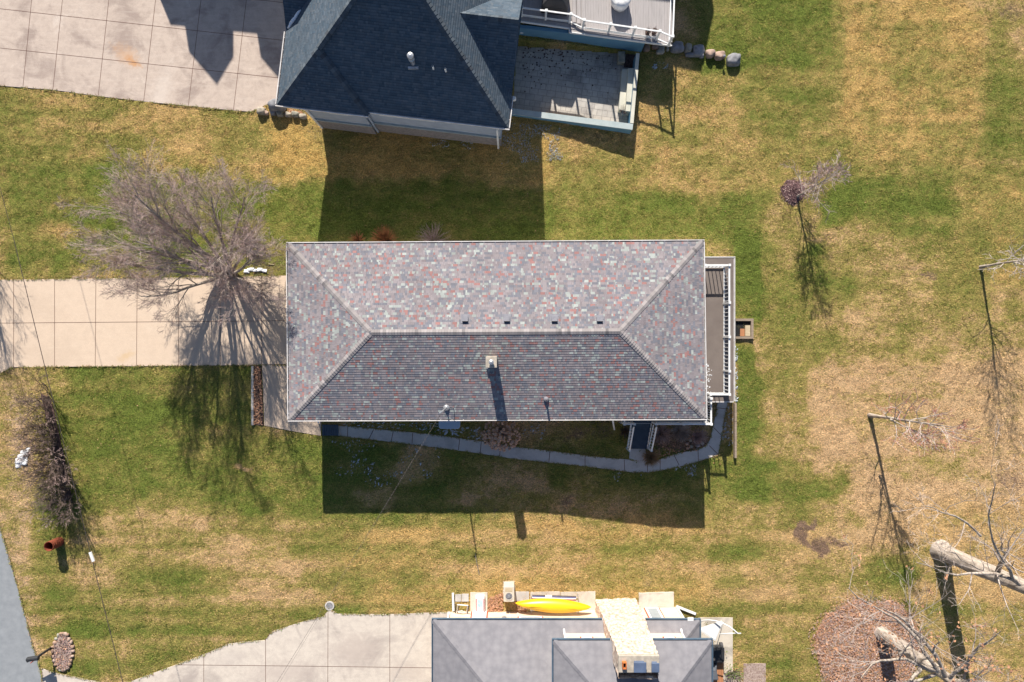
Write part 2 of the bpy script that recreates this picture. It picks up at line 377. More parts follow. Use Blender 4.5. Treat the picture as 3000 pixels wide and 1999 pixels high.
        o = bpy.data.objects.new(name, me); C.objects.link(o)
        if parent is not None: o.parent = parent; o.location = (0, 0, 0)
        else: o.location = o0
        wl[o.name] = o0.copy()
        if bevel:
            bv = o.modifiers.new('bevel', 'BEVEL'); bv.width = bevel; bv.segments = 2; bv.limit_method = 'ANGLE'
        return o

# ------------------------------------------------------------------ measuring: photo position + height -> place in the world
FP = 2000.0
def sm(t): t = min(1, max(0, t)); return t*t*(3-2*t)
def T(x, y):                       # the lot falls towards the east
    return -0.75*sm((x-0.5)/11.0)
def P(px, py, z=0.0):
    k = (H-z)/FP
    return Vector(((px-1500)*k, (999.5-py)*k, z))
def G(px, py, dz=0.0):
    z = 0
    for _ in range(4):
        q = P(px, py, z+dz); z = T(q.x, q.y)
    return P(px, py, z+dz)
def R(xr, yr, z=0): return Vector((xr*.02, -yr*.02, z))
def g2(pts): return [tuple(G(*p)[:2]) for p in pts]

# ------------------------------------------------------------------ numpy noise + ground
def vn(x, y, sc, seed):
    r = np.random.RandomState(seed); t = r.rand(256, 256)
    u, v = x*sc, y*sc; i, j = np.floor(u).astype(int), np.floor(v).astype(int); a, b = u-i, v-j
    a = a*a*(3-2*a); b = b*b*(3-2*b); i0, i1, j0, j1 = i % 256, (i+1) % 256, j % 256, (j+1) % 256
    return (t[i0, j0]*(1-a)*(1-b)+t[i1, j0]*a*(1-b)+t[i0, j1]*(1-a)*b+t[i1, j1]*a*b)
def fbm(x, y, sc, seed, o=4):
    s = 0; w = 0; a = 1
    for k in range(o): s = s+a*vn(x, y, sc*2**k, seed+k); w += a; a *= .5
    return s/w-.5
def inpoly(x, y, poly):
    r = np.zeros(x.shape, bool); n = len(poly)
    for i in range(n):
        x0, y0 = poly[i]; x1, y1 = poly[(i+1) % n]
        c = ((y0 > y) != (y1 > y)) & (x < (x1-x0)*(y-y0)/((y1-y0)+1e-12)+x0); r ^= c
    return r

DRIVE_MAIN = [(-900, 822), (0, 820), (400, 815), (900, 807), (900, 1070), (738, 1070), (38, 1076), (-120, 1150), (-900, 1250)]
APRON = [(768, 1070), (900, 1070), (900, 1235), (942, 1232), (940, 1277), (850, 1262), (775, 1247)]
DRIVE_NORTH = [(-900, -500), (-900, 160), (0, 252), (155, 264), (300, 284), (430, 299), (560, 312), (690, 325), (735, 328), (762, 317), (800, 298), (900, 290), (900, -500)]
DRIVE_SOUTH = [(120, 1958), (172, 1974), (268, 1994), (320, 2003), (382, 1997), (478, 1962), (597, 1918), (669, 1886), (720, 1880), (776, 1876), (796, 1851), (850, 1833), (900, 1818), (948, 1806), (955, 1796), (966, 1788), (974, 1789), (989, 1799), (1060, 1800), (1142, 1800), (1318, 1793), (1400, 1793), (1400, 2500), (160, 2500)]
ROAD = [(-900, 300), (-130, 1100), (0, 1545), (40, 1680), (70, 1790), (95, 1890), (130, 2003), (200, 2400), (-900, 2400)]
PATIO = [(1512, 118), (1874, 158), (1866, 250), (1850, 366), (1502, 318)]
WALK_U = [(990, 1249), (1020, 1249), (1130, 1260), (1244, 1271), (1330, 1282), (1407, 1293), (1500, 1308), (1610, 1321), (1714, 1335), (1780, 1342), (1843, 1347)]
WALK_L = [(990, 1277), (1030, 1282), (1120, 1292), (1210, 1303), (1310, 1316), (1400, 1328), (1500, 1344), (1600, 1355), (1708, 1366), (1780, 1375), (1852, 1384)]
WALK2_U = [(1843, 1347), (1899, 1359), (1950, 1340), (1990, 1328), (2042, 1318), (2068, 1308), (2080, 1290), (2090, 1246), (2098, 1210), (2104, 1170), (2106, 1150)]
WALK2_L = [(1852, 1384), (1902, 1384), (1955, 1375), (2000, 1365), (2036, 1356), (2104, 1333), (2110, 1305), (2114, 1279), (2122, 1230), (2134, 1170), (2138, 1150)]
PAVED = [g2(DRIVE_MAIN), g2(APRON), g2(DRIVE_NORTH), g2(DRIVE_SOUTH), g2(ROAD), g2(WALK_U+WALK_L[::-1]), g2(WALK2_U+WALK2_L[::-1])]

def axis(lo, hi, st, far):
    a = list(np.arange(lo, hi+st/2, st)); s = st; x = a[-1]
    while x < far: s *= 1.35; x += s; a.append(x)
    s = st; x = a[0]; b = []
    while x > -far: s *= 1.35; x -= s; b.append(x)
    return np.array(b[::-1]+a)
def ground():
    xs = axis(-31.5, 31.5, .075, 2500); ys = axis(-21.5, 21.5, .075, 2500)
    X, Y = np.meshgrid(xs, ys); nx, ny = len(xs), len(ys)
    t = np.clip((X-.5)/11, 0, 1); Z = -.75*t*t*(3-2*t)
    base = Z.copy()
    paved = np.zeros(X.shape, bool)
    for p in PAVED: paved |= inpoly(X, Y, p)
    lump = fbm(X, Y, .35, 3)*.10 + fbm(X, Y, 1.3, 9, 2)*.05 + fbm(X, Y*1.3, 3.6, 15, 2)*.075
    Z = Z + np.where(paved, -.05, lump*np.clip(1-np.maximum(np.abs(X)-40, 0)/40, 0, 1))
    pat = inpoly(X, Y, g2(PATIO)); Z = np.where(pat, base-.95, Z)
    # photo-plane coordinates (full view) of every vertex at its height
    k = FP/(H-base); PX = (1500+X*k)/1.275; PY = (999.5-Y*k)/1.275
    wx = PX+fbm(X, Y, .2, 21)*95+fbm(X, Y, 1.1, 23, 3)*50; wy = PY+fbm(X, Y, .2, 41)*80+fbm(X, Y, 1.1, 43, 3)*50
    g = np.full(X.shape, .38); b = np.zeros(X.shape); go = np.full(X.shape, .35)
    def blend(arr, x0, y0, x1, y1, v, s=52, rag=1.0):
        ux = PX*(1-rag)+wx*rag; uy = PY*(1-rag)+wy*rag
        m = np.clip((ux-x0)/s+.5, 0, 1)*np.clip((x1-ux)/s+.5, 0, 1)*np.clip((uy-y0)/s+.5, 0, 1)*np.clip((y1-uy)/s+.5, 0, 1)
        m = m*m*(3-2*m); arr[:] = arr*(1-m)+v*m
    def spot(arr, x, y, rx, ry, v):
        d = np.sqrt(((wx-x)/rx)**2+((wy-y)/ry)**2); m = np.clip(1.35-d, 0, 1); m = m*m*(3-2*m); arr[:] = arr*(1-m)+v*m
    A = [(0, 190, 640, 640, .62), (0, 190, 240, 250, .38), (0, 390, 640, 625, .82), (0, 300, 330, 330, .5),
         (560, 250, 1300, 425, .10), (250, 250, 640, 330, .28), (330, 330, 560, 410, .25), (545, 428, 770, 570, .98),
         (745, 430, 1285, 570, .85), (1180, 250, 1660, 430, .22), (1280, 440, 1760, 570, .72), (1480, 130, 1720, 310, .28),
         (1600, -60, 1932, 150, .92), (1690, 150, 1932, 300, .58), (1932, -60, 2250, 402, .12), (2035, 130, 2080, 402, .35),
         (2190, 280, 2230, 402, .42), (2255, 130, 2500, 430, .72), (1540, 310, 1920, 425, .36), (1900, 400, 2200, 510, .76),
         (2240, 430, 2500, 640, .45), (1700, 560, 1950, 900, .5), (1940, 500, 2240, 850, .33), (1690, 555, 1755, 732, 1.05),
         (1690, 783, 1738, 1160, 1.0), (1738, 780, 1880, 1080, .42), (1860, 830, 2500, 1260, -.12), (1640, 1060, 1800, 1150, .95), (1800, 1090, 1945, 1150, .7),
         (1640, 1155, 1980, 1250, .3), (1000, 1180, 1640, 1400, .12), (1640, 1250, 1700, 1568, .5), (1700, 1290, 1900, 1600, .42), (1820, 1320, 1990, 1380, .5),
         (90, 845, 600, 1185, .84), (-200, 830, 75, 1650, .18), (75, 850, 130, 1100, .35), (585, 1000, 748, 1190, .72), (748, 1000, 1640, 1182, .62),
         (750, 1185, 1100, 1420, .30), (100, 1190, 760, 1420, .36), (140, 1400, 430, 1600, .52), (90, 1180, 180, 1370, .8), (1960, 1290, 2130, 1390, .62),
         (2130, 1180, 2500, 1600, .12), (1760, 1180, 1960, 1290, .2)]
    for a in A: blend(g, *a)
    blend(g, 1690, 555, 1752, 732, 1.1, 8, .3); blend(g, 1690, 783, 1735, 1000, 1.05, 8, .3)
    for (x, y, rx, ry, v) in [(1925, 480, 45, 35, 1.15), (1890, 555, 30, 18, .8), (320, 960, 60, 50, 1.05), (175, 470, 120, 40, .9), (140, 550, 90, 25, .35),
                              (850, 1140, 60, 25, .1), (950, 1070, 70, 40, .15), (1100, 1130, 60, 35, .15), (1250, 1120, 90, 40, .2), (1480, 1140, 130, 30, .45), (430, 1228, 30, 14, 0.0), (540, 1085, 30, 12, 0.05),
                              (1300, 1090, 50, 40, .9), (860, 1050, 50, 20, .9)]: spot(g, x, y, rx, ry, v)
    # mown stripes and gold tone
    g += .10*np.sin(PY/11.)*np.clip((PY-1180)/60, 0, 1)*np.clip((1450-PY)/60, 0, 1)+fbm(X, Y, .3, 77)*.9+fbm(X, Y, 1.1, 78, 3)*.5
    g += fbm(X*.16, Y*1.7, 1.0, 88, 3)*.9*np.clip((PY-1150)/60, 0, 1)*np.clip((1950-PX)/200, 0, 1)+fbm(X*.2, Y*1.5, 1.0, 89, 3)*.5
    g += .16*np.clip(np.sin(PX/24.), 0, 1)*(PX > 1935)*(PY < 400)
    for a in [(200, 200, 1300, 430, .95), (0, 200, 600, 640, .7), (1280, 100, 1900, 440, .7), (1900, 0, 2260, 410, .85), (2200, 400, 2500, 640, .85), (750, 1180, 1650, 1420, .8),
              (1880, 850, 2500, 1150, .25), (2130, 1150, 2500, 1600, .55), (1000, 1230, 1640, 1330, .5), (1640, 1180, 1900, 1600, .5), (0, 850, 80, 1600, 0)]: blend(go, *a, 60)
    for (x, y, rx, ry, v) in [(1852, 1228, 12, 34, .95), (1878, 1268, 26, 26, 1.05), (1915, 1245, 36, 13, .7), (2345, 1100, 40, 34, .55), (2085, 583, 24, 7, .55), (2128, 602, 22, 13, .62),
                              (2325, 40, 40, 40, .52), (620, 600, 45, 45, .48), (545, 590, 60, 35, .42), (2290, 560, 30, 10, .4), (1990, 1085, 14, 14, .4), (2020, 1100, 20, 14, .4), (2345, 1180, 30, 30, .4), (2180, 1160, 40, 25, .35),
                              (905, 1150, 40, 16, .35), (1290, 1140, 50, 16, .35), (1200, 980, 190, 45, .40), (1350, 1000, 70, 40, .5)]: spot(b, x, y, rx, ry, v)
    b += .45*np.clip(fbm(X, Y, .5, 66, 4)-.13, 0, 1)*4*(fbm(X, Y, .12, 68)>.02)
    blend(b, 1500, 975, 1650, 1040, .85); blend(b, 720, 965, 800, 985, .75); blend(b, 640, 545, 1050, 562, .6); blend(b, 700, 282, 1150, 312, .62); blend(b, 586, 240, 720, 272, .55)
    me = bpy.data.meshes.new('lawn')
    n = nx*ny; co = np.stack([X.ravel(), Y.ravel(), Z.ravel()], 1).astype(np.float32)
    ii = (np.arange(ny-1)[:, None]*nx+np.arange(nx-1)[None, :]).ravel()
    q = np.stack([ii, ii+1, ii+nx+1, ii+nx], 1).astype(np.int32)
    me.vertices.add(n); me.vertices.foreach_set('co', co.ravel())
    me.loops.add(q.size); me.loops.foreach_set('vertex_index', q.ravel())
    me.polygons.add(len(q)); me.polygons.foreach_set('loop_start', np.arange(0, q.size, 4, dtype=np.int32))
    me.polygons.foreach_set('loop_total', np.full(len(q), 4, np.int32)); me.polygons.foreach_set('use_smooth', np.ones(len(q), bool))
    me.update(calc_edges=True)
    for nm, ar in (('green', g), ('bare', b), ('gold', go)):
        at = me.attributes.new(nm, 'FLOAT', 'POINT'); at.data.foreach_set('value', ar.ravel().astype(np.float32))
    me.materials.append(M['grass'])
    o = bpy.data.objects.new('ground', me); C.objects.link(o)
    tag(o, kind='structure')
    # grass blades: small leaning triangles that carry the lawn's own colours
    rs = np.random.RandomState(99); N = 900000
    gx, gy = rs.uniform(-31.4, 31.4, N), rs.uniform(-21.4, 21.4, N)
    ix = np.clip(np.searchsorted(xs, gx)-1, 0, nx-2); iy = np.clip(np.searchsorted(ys, gy)-1, 0, ny-2)
    bad = paved[iy, ix] | paved[iy+1, ix+1] | pat[iy, ix] | pat[iy+1, ix+1]
    bad |= (gx > -11.6) & (gx < 9.9) & (gy > -4) & (gy < 4.9)
    cl = fbm(gx, gy*1.3, 2.6, 55, 2); keep = (~bad) & (rs.rand(N) < np.clip(.62+cl*2.2, .12, 1)) & (rs.rand(N) > np.clip(b[iy, ix], 0, .8))
    gx, gy, ix, iy, cl = gx[keep], gy[keep], ix[keep], iy[keep], cl[keep]; K = len(gx)
    gzv = Z[iy, ix]; an = rs.normal(-.3, 1.3, K); ln = rs.uniform(.035, .085, K)*(1+cl*1.2); wd = rs.uniform(.012, .024, K); hh = ln*rs.uniform(.25, .75, K)
    ux, uy = np.cos(an), np.sin(an); V = np.empty((K, 3, 3), np.float32)
    V[:, 0] = np.stack([gx-uy*-wd, gy-ux*wd, gzv+.002], 1); V[:, 1] = np.stack([gx+uy*-wd, gy+ux*wd, gzv+.002], 1); V[:, 2] = np.stack([gx+ux*ln, gy+uy*ln, gzv+hh], 1)
    me2 = bpy.data.meshes.new('lawn_grass'); me2.vertices.add(K*3); me2.vertices.foreach_set('co', V.ravel())
    me2.loops.add(K*3); me2.loops.foreach_set('vertex_index', np.arange(K*3, dtype=np.int32)); me2.polygons.add(K)
    me2.polygons.foreach_set('loop_start', np.arange(0, K*3, 3, dtype=np.int32)); me2.polygons.foreach_set('loop_total', np.full(K, 3, np.int32)); me2.update(calc_edges=True)
    tint = rs.normal(.12, .34, K)
    for nm, ar in (('green', g[iy, ix]+rs.normal(0, .22, K)), ('bare', b[iy, ix]*.6), ('gold', go[iy, ix]), ('tint', np.clip(tint, -1, 1))):
        at = me2.attributes.new(nm, 'FLOAT', 'POINT'); at.data.foreach_set('value', np.repeat(ar, 3).astype(np.float32))
    me2.materials.append(M['grass']); o2 = bpy.data.objects.new('lawn_grass', me2); C.objects.link(o2); tag(o2, 'short winter grass of the lawns, part green and part straw', 'grass', kind='stuff')
    return o
ground()

# ------------------------------------------------------------------ paving
def slab(name, poly, mat, z0=-.12, z1=.035, joints=(), jw=.028):
    m = MB(); m.prism([tuple(P(*p)[:2]) for p in poly], z0, z1)
    for (a, b) in joints:
        A, B = P(*a, z1), P(*b, z1); d = (B-A).normalized(); s = Vector((-d.y, d.x, 0))*jw/2; z = z1+.004
        m.add([(A-s)[:2]+(z,), (A+s)[:2]+(z,), (B+s)[:2]+(z,), (B-s)[:2]+(z,)] if False else [(A.x-s.x, A.y-s.y, z), (B.x-s.x, B.y-s.y, z), (B.x+s.x, B.y+s.y, z), (A.x+s.x, A.y+s.y, z)], [(0, 3, 2, 1)] if False else [(0, 1, 2, 3)], 1)
    return tag(m.build(name, [mat, M['joint']]), kind='structure')
jm = [((x0, 818 - x0*.012), (x1, 1077-x0*.009)) for x0, x1 in ((40, 40), (160, 160), (281, 279), (402, 400), (523, 523), (645, 645), (767, 767))] + [((-900, 950), (0, 947)), ((0, 947), (843, 940))]
slab('driveway', DRIVE_MAIN, M['conc_main'], joints=jm)
slab('driveway_apron', APRON, M['conc_main'], z0=-.11, z1=.031, joints=[((768, 1069), (845, 1068))])
jn = [((93, -3), (67, 257)), ((184, -10), (155, 262)), ((320, -10), (288, 281)), ((457, -10), (421, 297)), ((590, -10), (552, 310)), ((723, -10), (684, 323)),
      ((-300, -8), (0, 26)), ((0, 26), (850, 121)), ((-300, 107), (0, 141)), ((0, 141), (830, 230)), ((700, -6), (840, 9))]
slab('driveway_north', DRIVE_NORTH, M['conc_north'], joints=jn)
js = [((597, 1917), (597, 2100)), ((778, 1872), (778, 2100)), ((961, 1795), (960, 2100)), ((1142, 1800), (1142, 2100)), ((520, 1948), (900, 1952)), ((900, 1952), (1268, 1957)), ((776, 1876), (796, 1851))]
slab('driveway_south', DRIVE_SOUTH, M['conc_south'], joints=js)
slab('road', ROAD, M['asphalt'], z0=-.15, z1=.02)
def strip(name, U, Lw, mat, dz=.04, joints=()):
    m = MB(); n = len(U); a = [G(*p, dz) for p in U]; b = [G(*p, dz) for p in Lw]
    for i in range(n-1):
        q = [a[i], b[i], b[i+1], a[i+1]]; lo = [(v.x, v.y, v.z-.14) for v in q]
        m.add([tuple(v) for v in q]+lo, [(0, 1, 2, 3), (0, 3, 7, 4), (1, 5, 6, 2)]+([(0, 4, 5, 1)] if i == 0 else [])+([(3, 2, 6, 7)] if i == n-2 else []))
    for (p, q) in joints:
        A, B = G(*p, dz+.004), G(*q, dz+.004); d = (B-A).normalized(); s = Vector((-d.y, d.x, 0))*.018
        m.add([tuple(A-s), tuple(B-s), tuple(B+s), tuple(A+s)], [(0, 1, 2, 3)], 1)
    return tag(m.build(name, [mat, M['joint']]), kind='structure')
strip('walkway', WALK_U, WALK_L, M['conc_walk'], joints=[((1019, 1250), (1018, 1281)), ((1095, 1258), (1081, 1286)), ((1152, 1264), (1146, 1294)), ((1209, 1269), (1207, 1301)), ((1347, 1286), (1343, 1319)), ((1410, 1294), (1407, 1328)), ((1466, 1303), (1464, 1337)), ((1611, 1322), (1608, 1355)), ((1714, 1336), (1714, 1366)), ((1829, 1347), (1830, 1380))])
strip('walkway_east', WALK2_U, WALK2_L, M['conc_walk'], joints=[((1897, 1360), (1897, 1383)), ((1975, 1334), (1990, 1364)), ((1934, 1347), (1934, 1377)), ((2045, 1318), (2046, 1352)), ((2078, 1306), (2104, 1332)), ((2092, 1254), (2117, 1280)), ((2102, 1195), (2130, 1199))])
m = MB(); p = [G(1846, 1309, .045), G(1843, 1347, .045), G(1899, 1359, .045), G(1889, 1309, .045)]
m.prism([(v.x, v.y) for v in p], [v.z-.15 for v in p], [v.z+.003 for v in p]); tag(m.build('walkway_landing', M['conc_walk']), kind='structure')

def gz(x, y, dz=0): return Vector((x, y, T(x, y)+dz))

# ------------------------------------------------------------------ roof helpers
def unit(v): return v.normalized()
def shingle_face(mb, A, B, Cc, D, row=.134, th=.014, mi=0, uo=0):
    """A,B eave left->right (seen from outside), Cc,D top right, top left; stepped courses"""
    A, B, Cc, D = map(Vector, (A, B, Cc, D)); ev = unit(B-A); n = unit((B-A).cross(D-A))
    if n.z < 0: n = -n
    up = unit(n.cross(ev));
    if up.z < 0: up = -up
    Lh = (D-A).dot(up); k = max(1, int(round(Lh/row)))
    def uv(q): return ((q-A).dot(ev)+uo, (q-A).dot(up)*(1.0) + .003)
    flip = (B-A).cross(D-A).z < 0
    for i in range(k):
        t0, t1 = i/k, (i+1)/k
        a, b = A.lerp(D, t0), B.lerp(Cc, t0); c, d = B.lerp(Cc, t1), A.lerp(D, t1)
        o = n*th
        top = [a+o, b+o, c+n*.001, d+n*.001]; rv = (i+.5)*row
        u = [((q-A).dot(ev)+uo, v) for q, v in zip(top, (rv-row*.45, rv-row*.45, rv+row*.45, rv+row*.45))]
        ris = [a, b, b+o, a+o]; ur = [((q-A).dot(ev)+uo, rv-row*.45) for q in ris]
        f1, f2 = (0, 1, 2, 3), (0, 1, 2, 3)
        if flip: f1 = f2 = (3, 2, 1, 0); u = u[::-1]; ur = ur[::-1]
        mb.add([tuple(q) for q in top], [f1], mi, [u]); mb.add([tuple(q) for q in ris], [f2], mi, [ur])
def caps(mb, a, b, n1, n2, w=.15, step=.15, mi=0, th=.022):
    """bent cap shingles running from low a to high b"""
    a, b = Vector(a), Vector(b); d = unit(b-a); Ln = (b-a).length; k = int(Ln/step)
    n1, n2 = unit(Vector(n1)), unit(Vector(n2)); t1 = unit(n1.cross(d)); t2 = unit(n2.cross(d))
    if t1.dot(n2) > 0: t1 = -t1
    if t2.dot(n1) > 0: t2 = -t2
    nm = unit(n1+n2)
    for i in range(k):
        p = a+d*(i*step); q = p+d*step*1.05; lo = th+.012; hi = .018
        P0, P1, P2 = p+t1*w+n1*lo, p+nm*(lo+.01), p+t2*w+n2*lo
        Q0, Q1, Q2 = q+t1*w+n1*hi, q+nm*(hi+.004), q+t2*w+n2*hi
        z0, z2 = p+t1*w-n1*.005, p+t2*w-n2*.005
        vs = [P0, P1, P2, Q0, Q1, Q2, z0, z2, p]
        u0 = i*.2+.1
        mb.add([tuple(v) for v in vs], [(0, 1, 4, 3), (1, 2, 5, 4), (0, 6, 8, 1), (1, 8, 7, 2), (0, 3, 6), (2, 7, 5)], mi,
               [[(0, u0)]*4, [(0, u0)]*4, [(0, u0)]*4, [(0, u0)]*4, [(0, u0)]*3, [(0, u0)]*3])
def nrm(A, B, Cc):
    n = (Vector(B)-Vector(A)).cross(Vector(Cc)-Vector(A)).normalized(); return n if n.z > 0 else -n
def gutter(name, a, b, out, parent, mats, w=.11, h=.11, hang=.6):
    """open trough from a to b on the side 'out'"""
    a, b, out = Vector(a), Vector(b), Vector(out).normalized(); m = MB(); d = unit(b-a); z = Vector((0, 0, 1))
    def barr(p, q, s, t, mi):  # box spanning s (vector) and t (vector)
        vs = [p, p+s, p+s+t, p+t, q, q+s, q+s+t, q+t]
        m.add([tuple(v) for v in vs], [(3, 2, 1, 0), (4, 5, 6, 7), (0, 1, 5, 4), (1, 2, 6, 5), (2, 3, 7, 6), (3, 0, 4, 7)], mi)
    barr(a-z*h, b-z*h, out*w, z*.02, 1)                     # floor
    barr(a+out*(w-.045)-z*(h-.021), b+out*(w-.045)-z*(h-.021), out*.045, z*h, 0)  # outer lip
    barr(a-z*(h-.021)+out*.001, b-z*(h-.021)+out*.001, out*.02, z*(h-.04), 0)     # back
    k = max(1, int((b-a).length/hang))
    for i in range(k):
        p = a+d*((i+.5)*(b-a).length/k)-z*.008; barr(p-d*.012+out*.022, p+d*.012+out*.022, out*(w-.07), z*.012, 0)
    return m.build(name, mats, parent)

# ------------------------------------------------------------------ MAIN HOUSE (centre)
ZE, ZR = 3.6, 5.05
NW, NE, SW_, SE = R(-597, -258, ZE), R(508, -265, ZE), R(-593, 209, ZE), R(515, 205, ZE)
RW, RE = R(-361, -22, ZR), R(277, -25, ZR)
house = thing('house', R(-40, -30, 0), 'long single storey house under a hipped roof of mixed red, grey and green shingles', 'house')
mb = MB()
shingle_face(mb, NE, NW, RW, RE); shingle_face(mb, SW_, SE, RE, RW, uo=3.3)
shingle_face(mb, NW, SW_, RW, RW, uo=9.1); shingle_face(mb, SE, NE, RE, RE, uo=5.7)
nN, nS, nW, nE = nrm(NE, NW, RW), nrm(SW_, SE, RE), nrm(NW, SW_, RW), nrm(SE, NE, RE)
roof = mb.build('roof', M['roof_main'], house)
def cap_part(par, mat, *a, **k):
    m = MB(); caps(m, *a, **k); return m.build('ridge_cap', mat, par)
for a_ in ((NW, RW, nN, nW), (SW_, RW, nS, nW), (NE, RE, nN, nE), (SE, RE, nS, nE), (RE, RW, nN, nS)): cap_part(roof, M['roof_main_cap'], *a_)
gm = [M['gutter'], M['gutter_in']]
gutter('gutter', NW+Vector((-.1, 0, 0)), NE+Vector((.1, 0, 0)), (0, 1, 0), house, gm)
gutter('gutter', SW_+Vector((-.1, 0, 0)), SE+Vector((.1, 0, 0)), (0, -1, 0), house, gm)
gutter('gutter', SW_, NW, (-1, 0, 0), house, gm); gutter('gutter', SE, NE, (1, 0, 0), house, gm)
mb = MB(); i_ = .45
x0, x1, y0, y1 = SW_.x+i_, SE.x-i_, SW_.y+i_, NE.y-i_
mb.box(x0, y0, -1.3, x1, y1, ZE-.16); mb.build('wall', M['siding_white'], house)
mb = MB(); mb.prism([(SW_.x, SW_.y), (SE.x, SE.y), (NE.x, NE.y), (NW.x, NW.y)], ZE-.15, ZE-.12); mb.build('soffit', M['white'], house)
mb = MB(); mb.box(x0-.03, y0+1.2, .05, x0-.005, y0+6.0, 2.3); gd = mb.build('garage_door', M['white'], house)
mb = MB()
for k in range(4): mb.box(x0-.045, y0+1.35, .2+k*.53, x0-.031, y0+5.85, .62+k*.53)
mb.build('door_panel', M['white'], gd)
for (wx0, wx1) in ((-6.5, -5.2), (-.5, 1.2), (3.0, 4.2)):
    mb = MB(); mb.box(wx0-.08, y0-.04, 1.3, wx1+.08, y0-.005, 2.7); w_ = mb.build('window', M['white'], house)
    mb = MB(); mb.box(wx0, y0-.055, 1.38, wx1, y0-.041, 2.62); mb.build('pane', M['glass'], w_)
def roofz(x, y): # height on main south/north slopes
    yr, ye = (RW.y, SW_.y) if y < RW.y else (RW.y, NW.y)
    return ZE+(ZR-ZE)*(1-abs(y-yr)/abs(ye-yr))
def onroof(px, py):
    z = 4.5
    for _ in range(6): q = P(px, py, z); z = roofz(q.x, q.y)
    return P(px, py, z)
for px in (1363, 1485, 1624, 1756):      # box vents
    q = onroof(px, 935); mb = MB()
    mb.prism([(q.x-.15, q.y-.12), (q.x+.15, q.y-.12), (q.x+.15, q.y+.13), (q.x-.15, q.y+.13)], [q.z-.05]*4, [q.z+.21, q.z+.21, q.z+.13, q.z+.13], 0)
    mb.box(q.x-.13, q.y-.15, q.z-.03, q.x+.13, q.y-.121, q.z+.17, 1)
    mb.prism([(q.x-.22, q.y-.22), (q.x+.22, q.y-.22), (q.x+.22, q.y+.26), (q.x-.22, q.y+.26)], [q.z-.1]*4, [roofz(0, q.y-.22)+.028]*2+[roofz(0, q.y+.26)+.028]*2, 0)
    mb.build('roof_vent', [M['vent'], M['dark']], roof)
# chimney of main house
q = R(-51, 52); cz = roofz(q.x, q.y); ZC = 6.3
mb = MB(); mb.box(q.x-.25, q.y-.25, cz-.6, q.x+.25, q.y+.25, ZC); ch = mb.build('chimney', M['wood_pale'], house)
mb = MB(); mb.box(q.x-.28, q.y-.28, ZC+.002, q.x+.28, q.y+.28, ZC+.08); mb.build('chimney_crown', M['cap_conc'], ch, bevel=.02)
mb = MB(); mb.lathe(q.x, q.y, [(.1, ZC+.08), (.1, ZC+.2), (.13, ZC+.2), (.13, ZC+.23), (.04, ZC+.27)], 14); mb.build('flue', M['metal'], ch, smooth=False)
mb = MB(); mb.box(q.x-.31, q.y-.4, cz-.28, q.x+.31, q.y-.252, cz+.03); mb.build('flashing', M['vent'], ch)
q = onroof(1600, 1170); mb = MB(); mb.tube([(q.x, q.y, q.z-.1), (q.x, q.y, q.z+.62)], .055, 10)
mb.lathe(q.x, q.y, [(.15, q.z-.06), (.14, q.z+.05), (.06, q.z+.12)], 12); mb.tube([(q.x, q.y, q.z+.621), (q.x, q.y, q.z+.625)], .035, 10, 1); mb.build('vent_pipe', [M['vent'], M['dark']], roof)
# service mast
q = R(-174, 176); z0 = roofz(q.x, q.y); mb = MB()
mb.tube([(q.x, q.y, z0-.1), (q.x, q.y, z0+1.65), (q.x-.06, q.y-.05, z0+1.78), (q.x-.16, q.y-.13, z0+1.74)], [.04, .04, .06, .06], 8)
mb.lathe(q.x, q.y, [(.18, z0-.06), (.16, z0+.03), (.06, z0+.12)], 10); mb.beam((q.x, q.y, z0+1.1), (q.x+.4, q.y-.02, z0-.02), .03, .03)
mast = mb.build('service_mast', M['metal'], house); MAST = Vector((q.x-.1, q.y-.12, z0+1.55))
# downspouts
mb = MB(); q = P(1796, 1236, 3.2); mb.beam(P(1795, 1230, 3.45), (q.x+.05, q.y-.1, 2.9), .08, .06); mb.beam((q.x+.05, q.y-.1, 2.9), tuple(G(1800, 1259, .1)), .08, .06); mb.build('downspout', M['white'], house)
mb = MB(); mb.beam((SW_.x+.55, SW_.y+.35, 3.3), (SW_.x+.55, SW_.y-.28, .4), .08, .06); mb.beam((SW_.x+.55, SW_.y-.28, .4), (SW_.x+.55, SW_.y-.6, .1), .08, .06); mb.build('downspout', M['white'], house)

# railing generator
def rail(parent, name, a, b, h=1.0, mat=None, sp=.125, post=True, n_end=True, bal=True, posts=None, rw=.09, pw=.1):
    a, b = Vector(a), Vector(b); m = MB(); d = b-a; ln = d.length; u = d/ln; z = Vector((0, 0, 1))
    m.beam(a+z*h, b+z*h, rw, .06); m.beam(a+z*.1, b+z*.1, rw*.8, .05)
    if bal:
        k = int(ln/sp)
        for i in range(1, k):
            p = a+u*(i*ln/k); m.beam(p+z*.126, p+z*(h-.031), .04, .04)
    ps = posts if posts is not None else [0, 1]
    for t in ps:
        p = a+d*t; m.box(p.x-pw/2, p.y-pw/2, p.z-.02, p.x+pw/2, p.y+pw/2, p.z+h+.07); m.box(p.x-pw*.65, p.y-pw*.65, p.z+h+.071, p.x+pw*.65, p.y+pw*.65, p.z+h+.11)
    return m.build(name, mat or M['white'], parent)
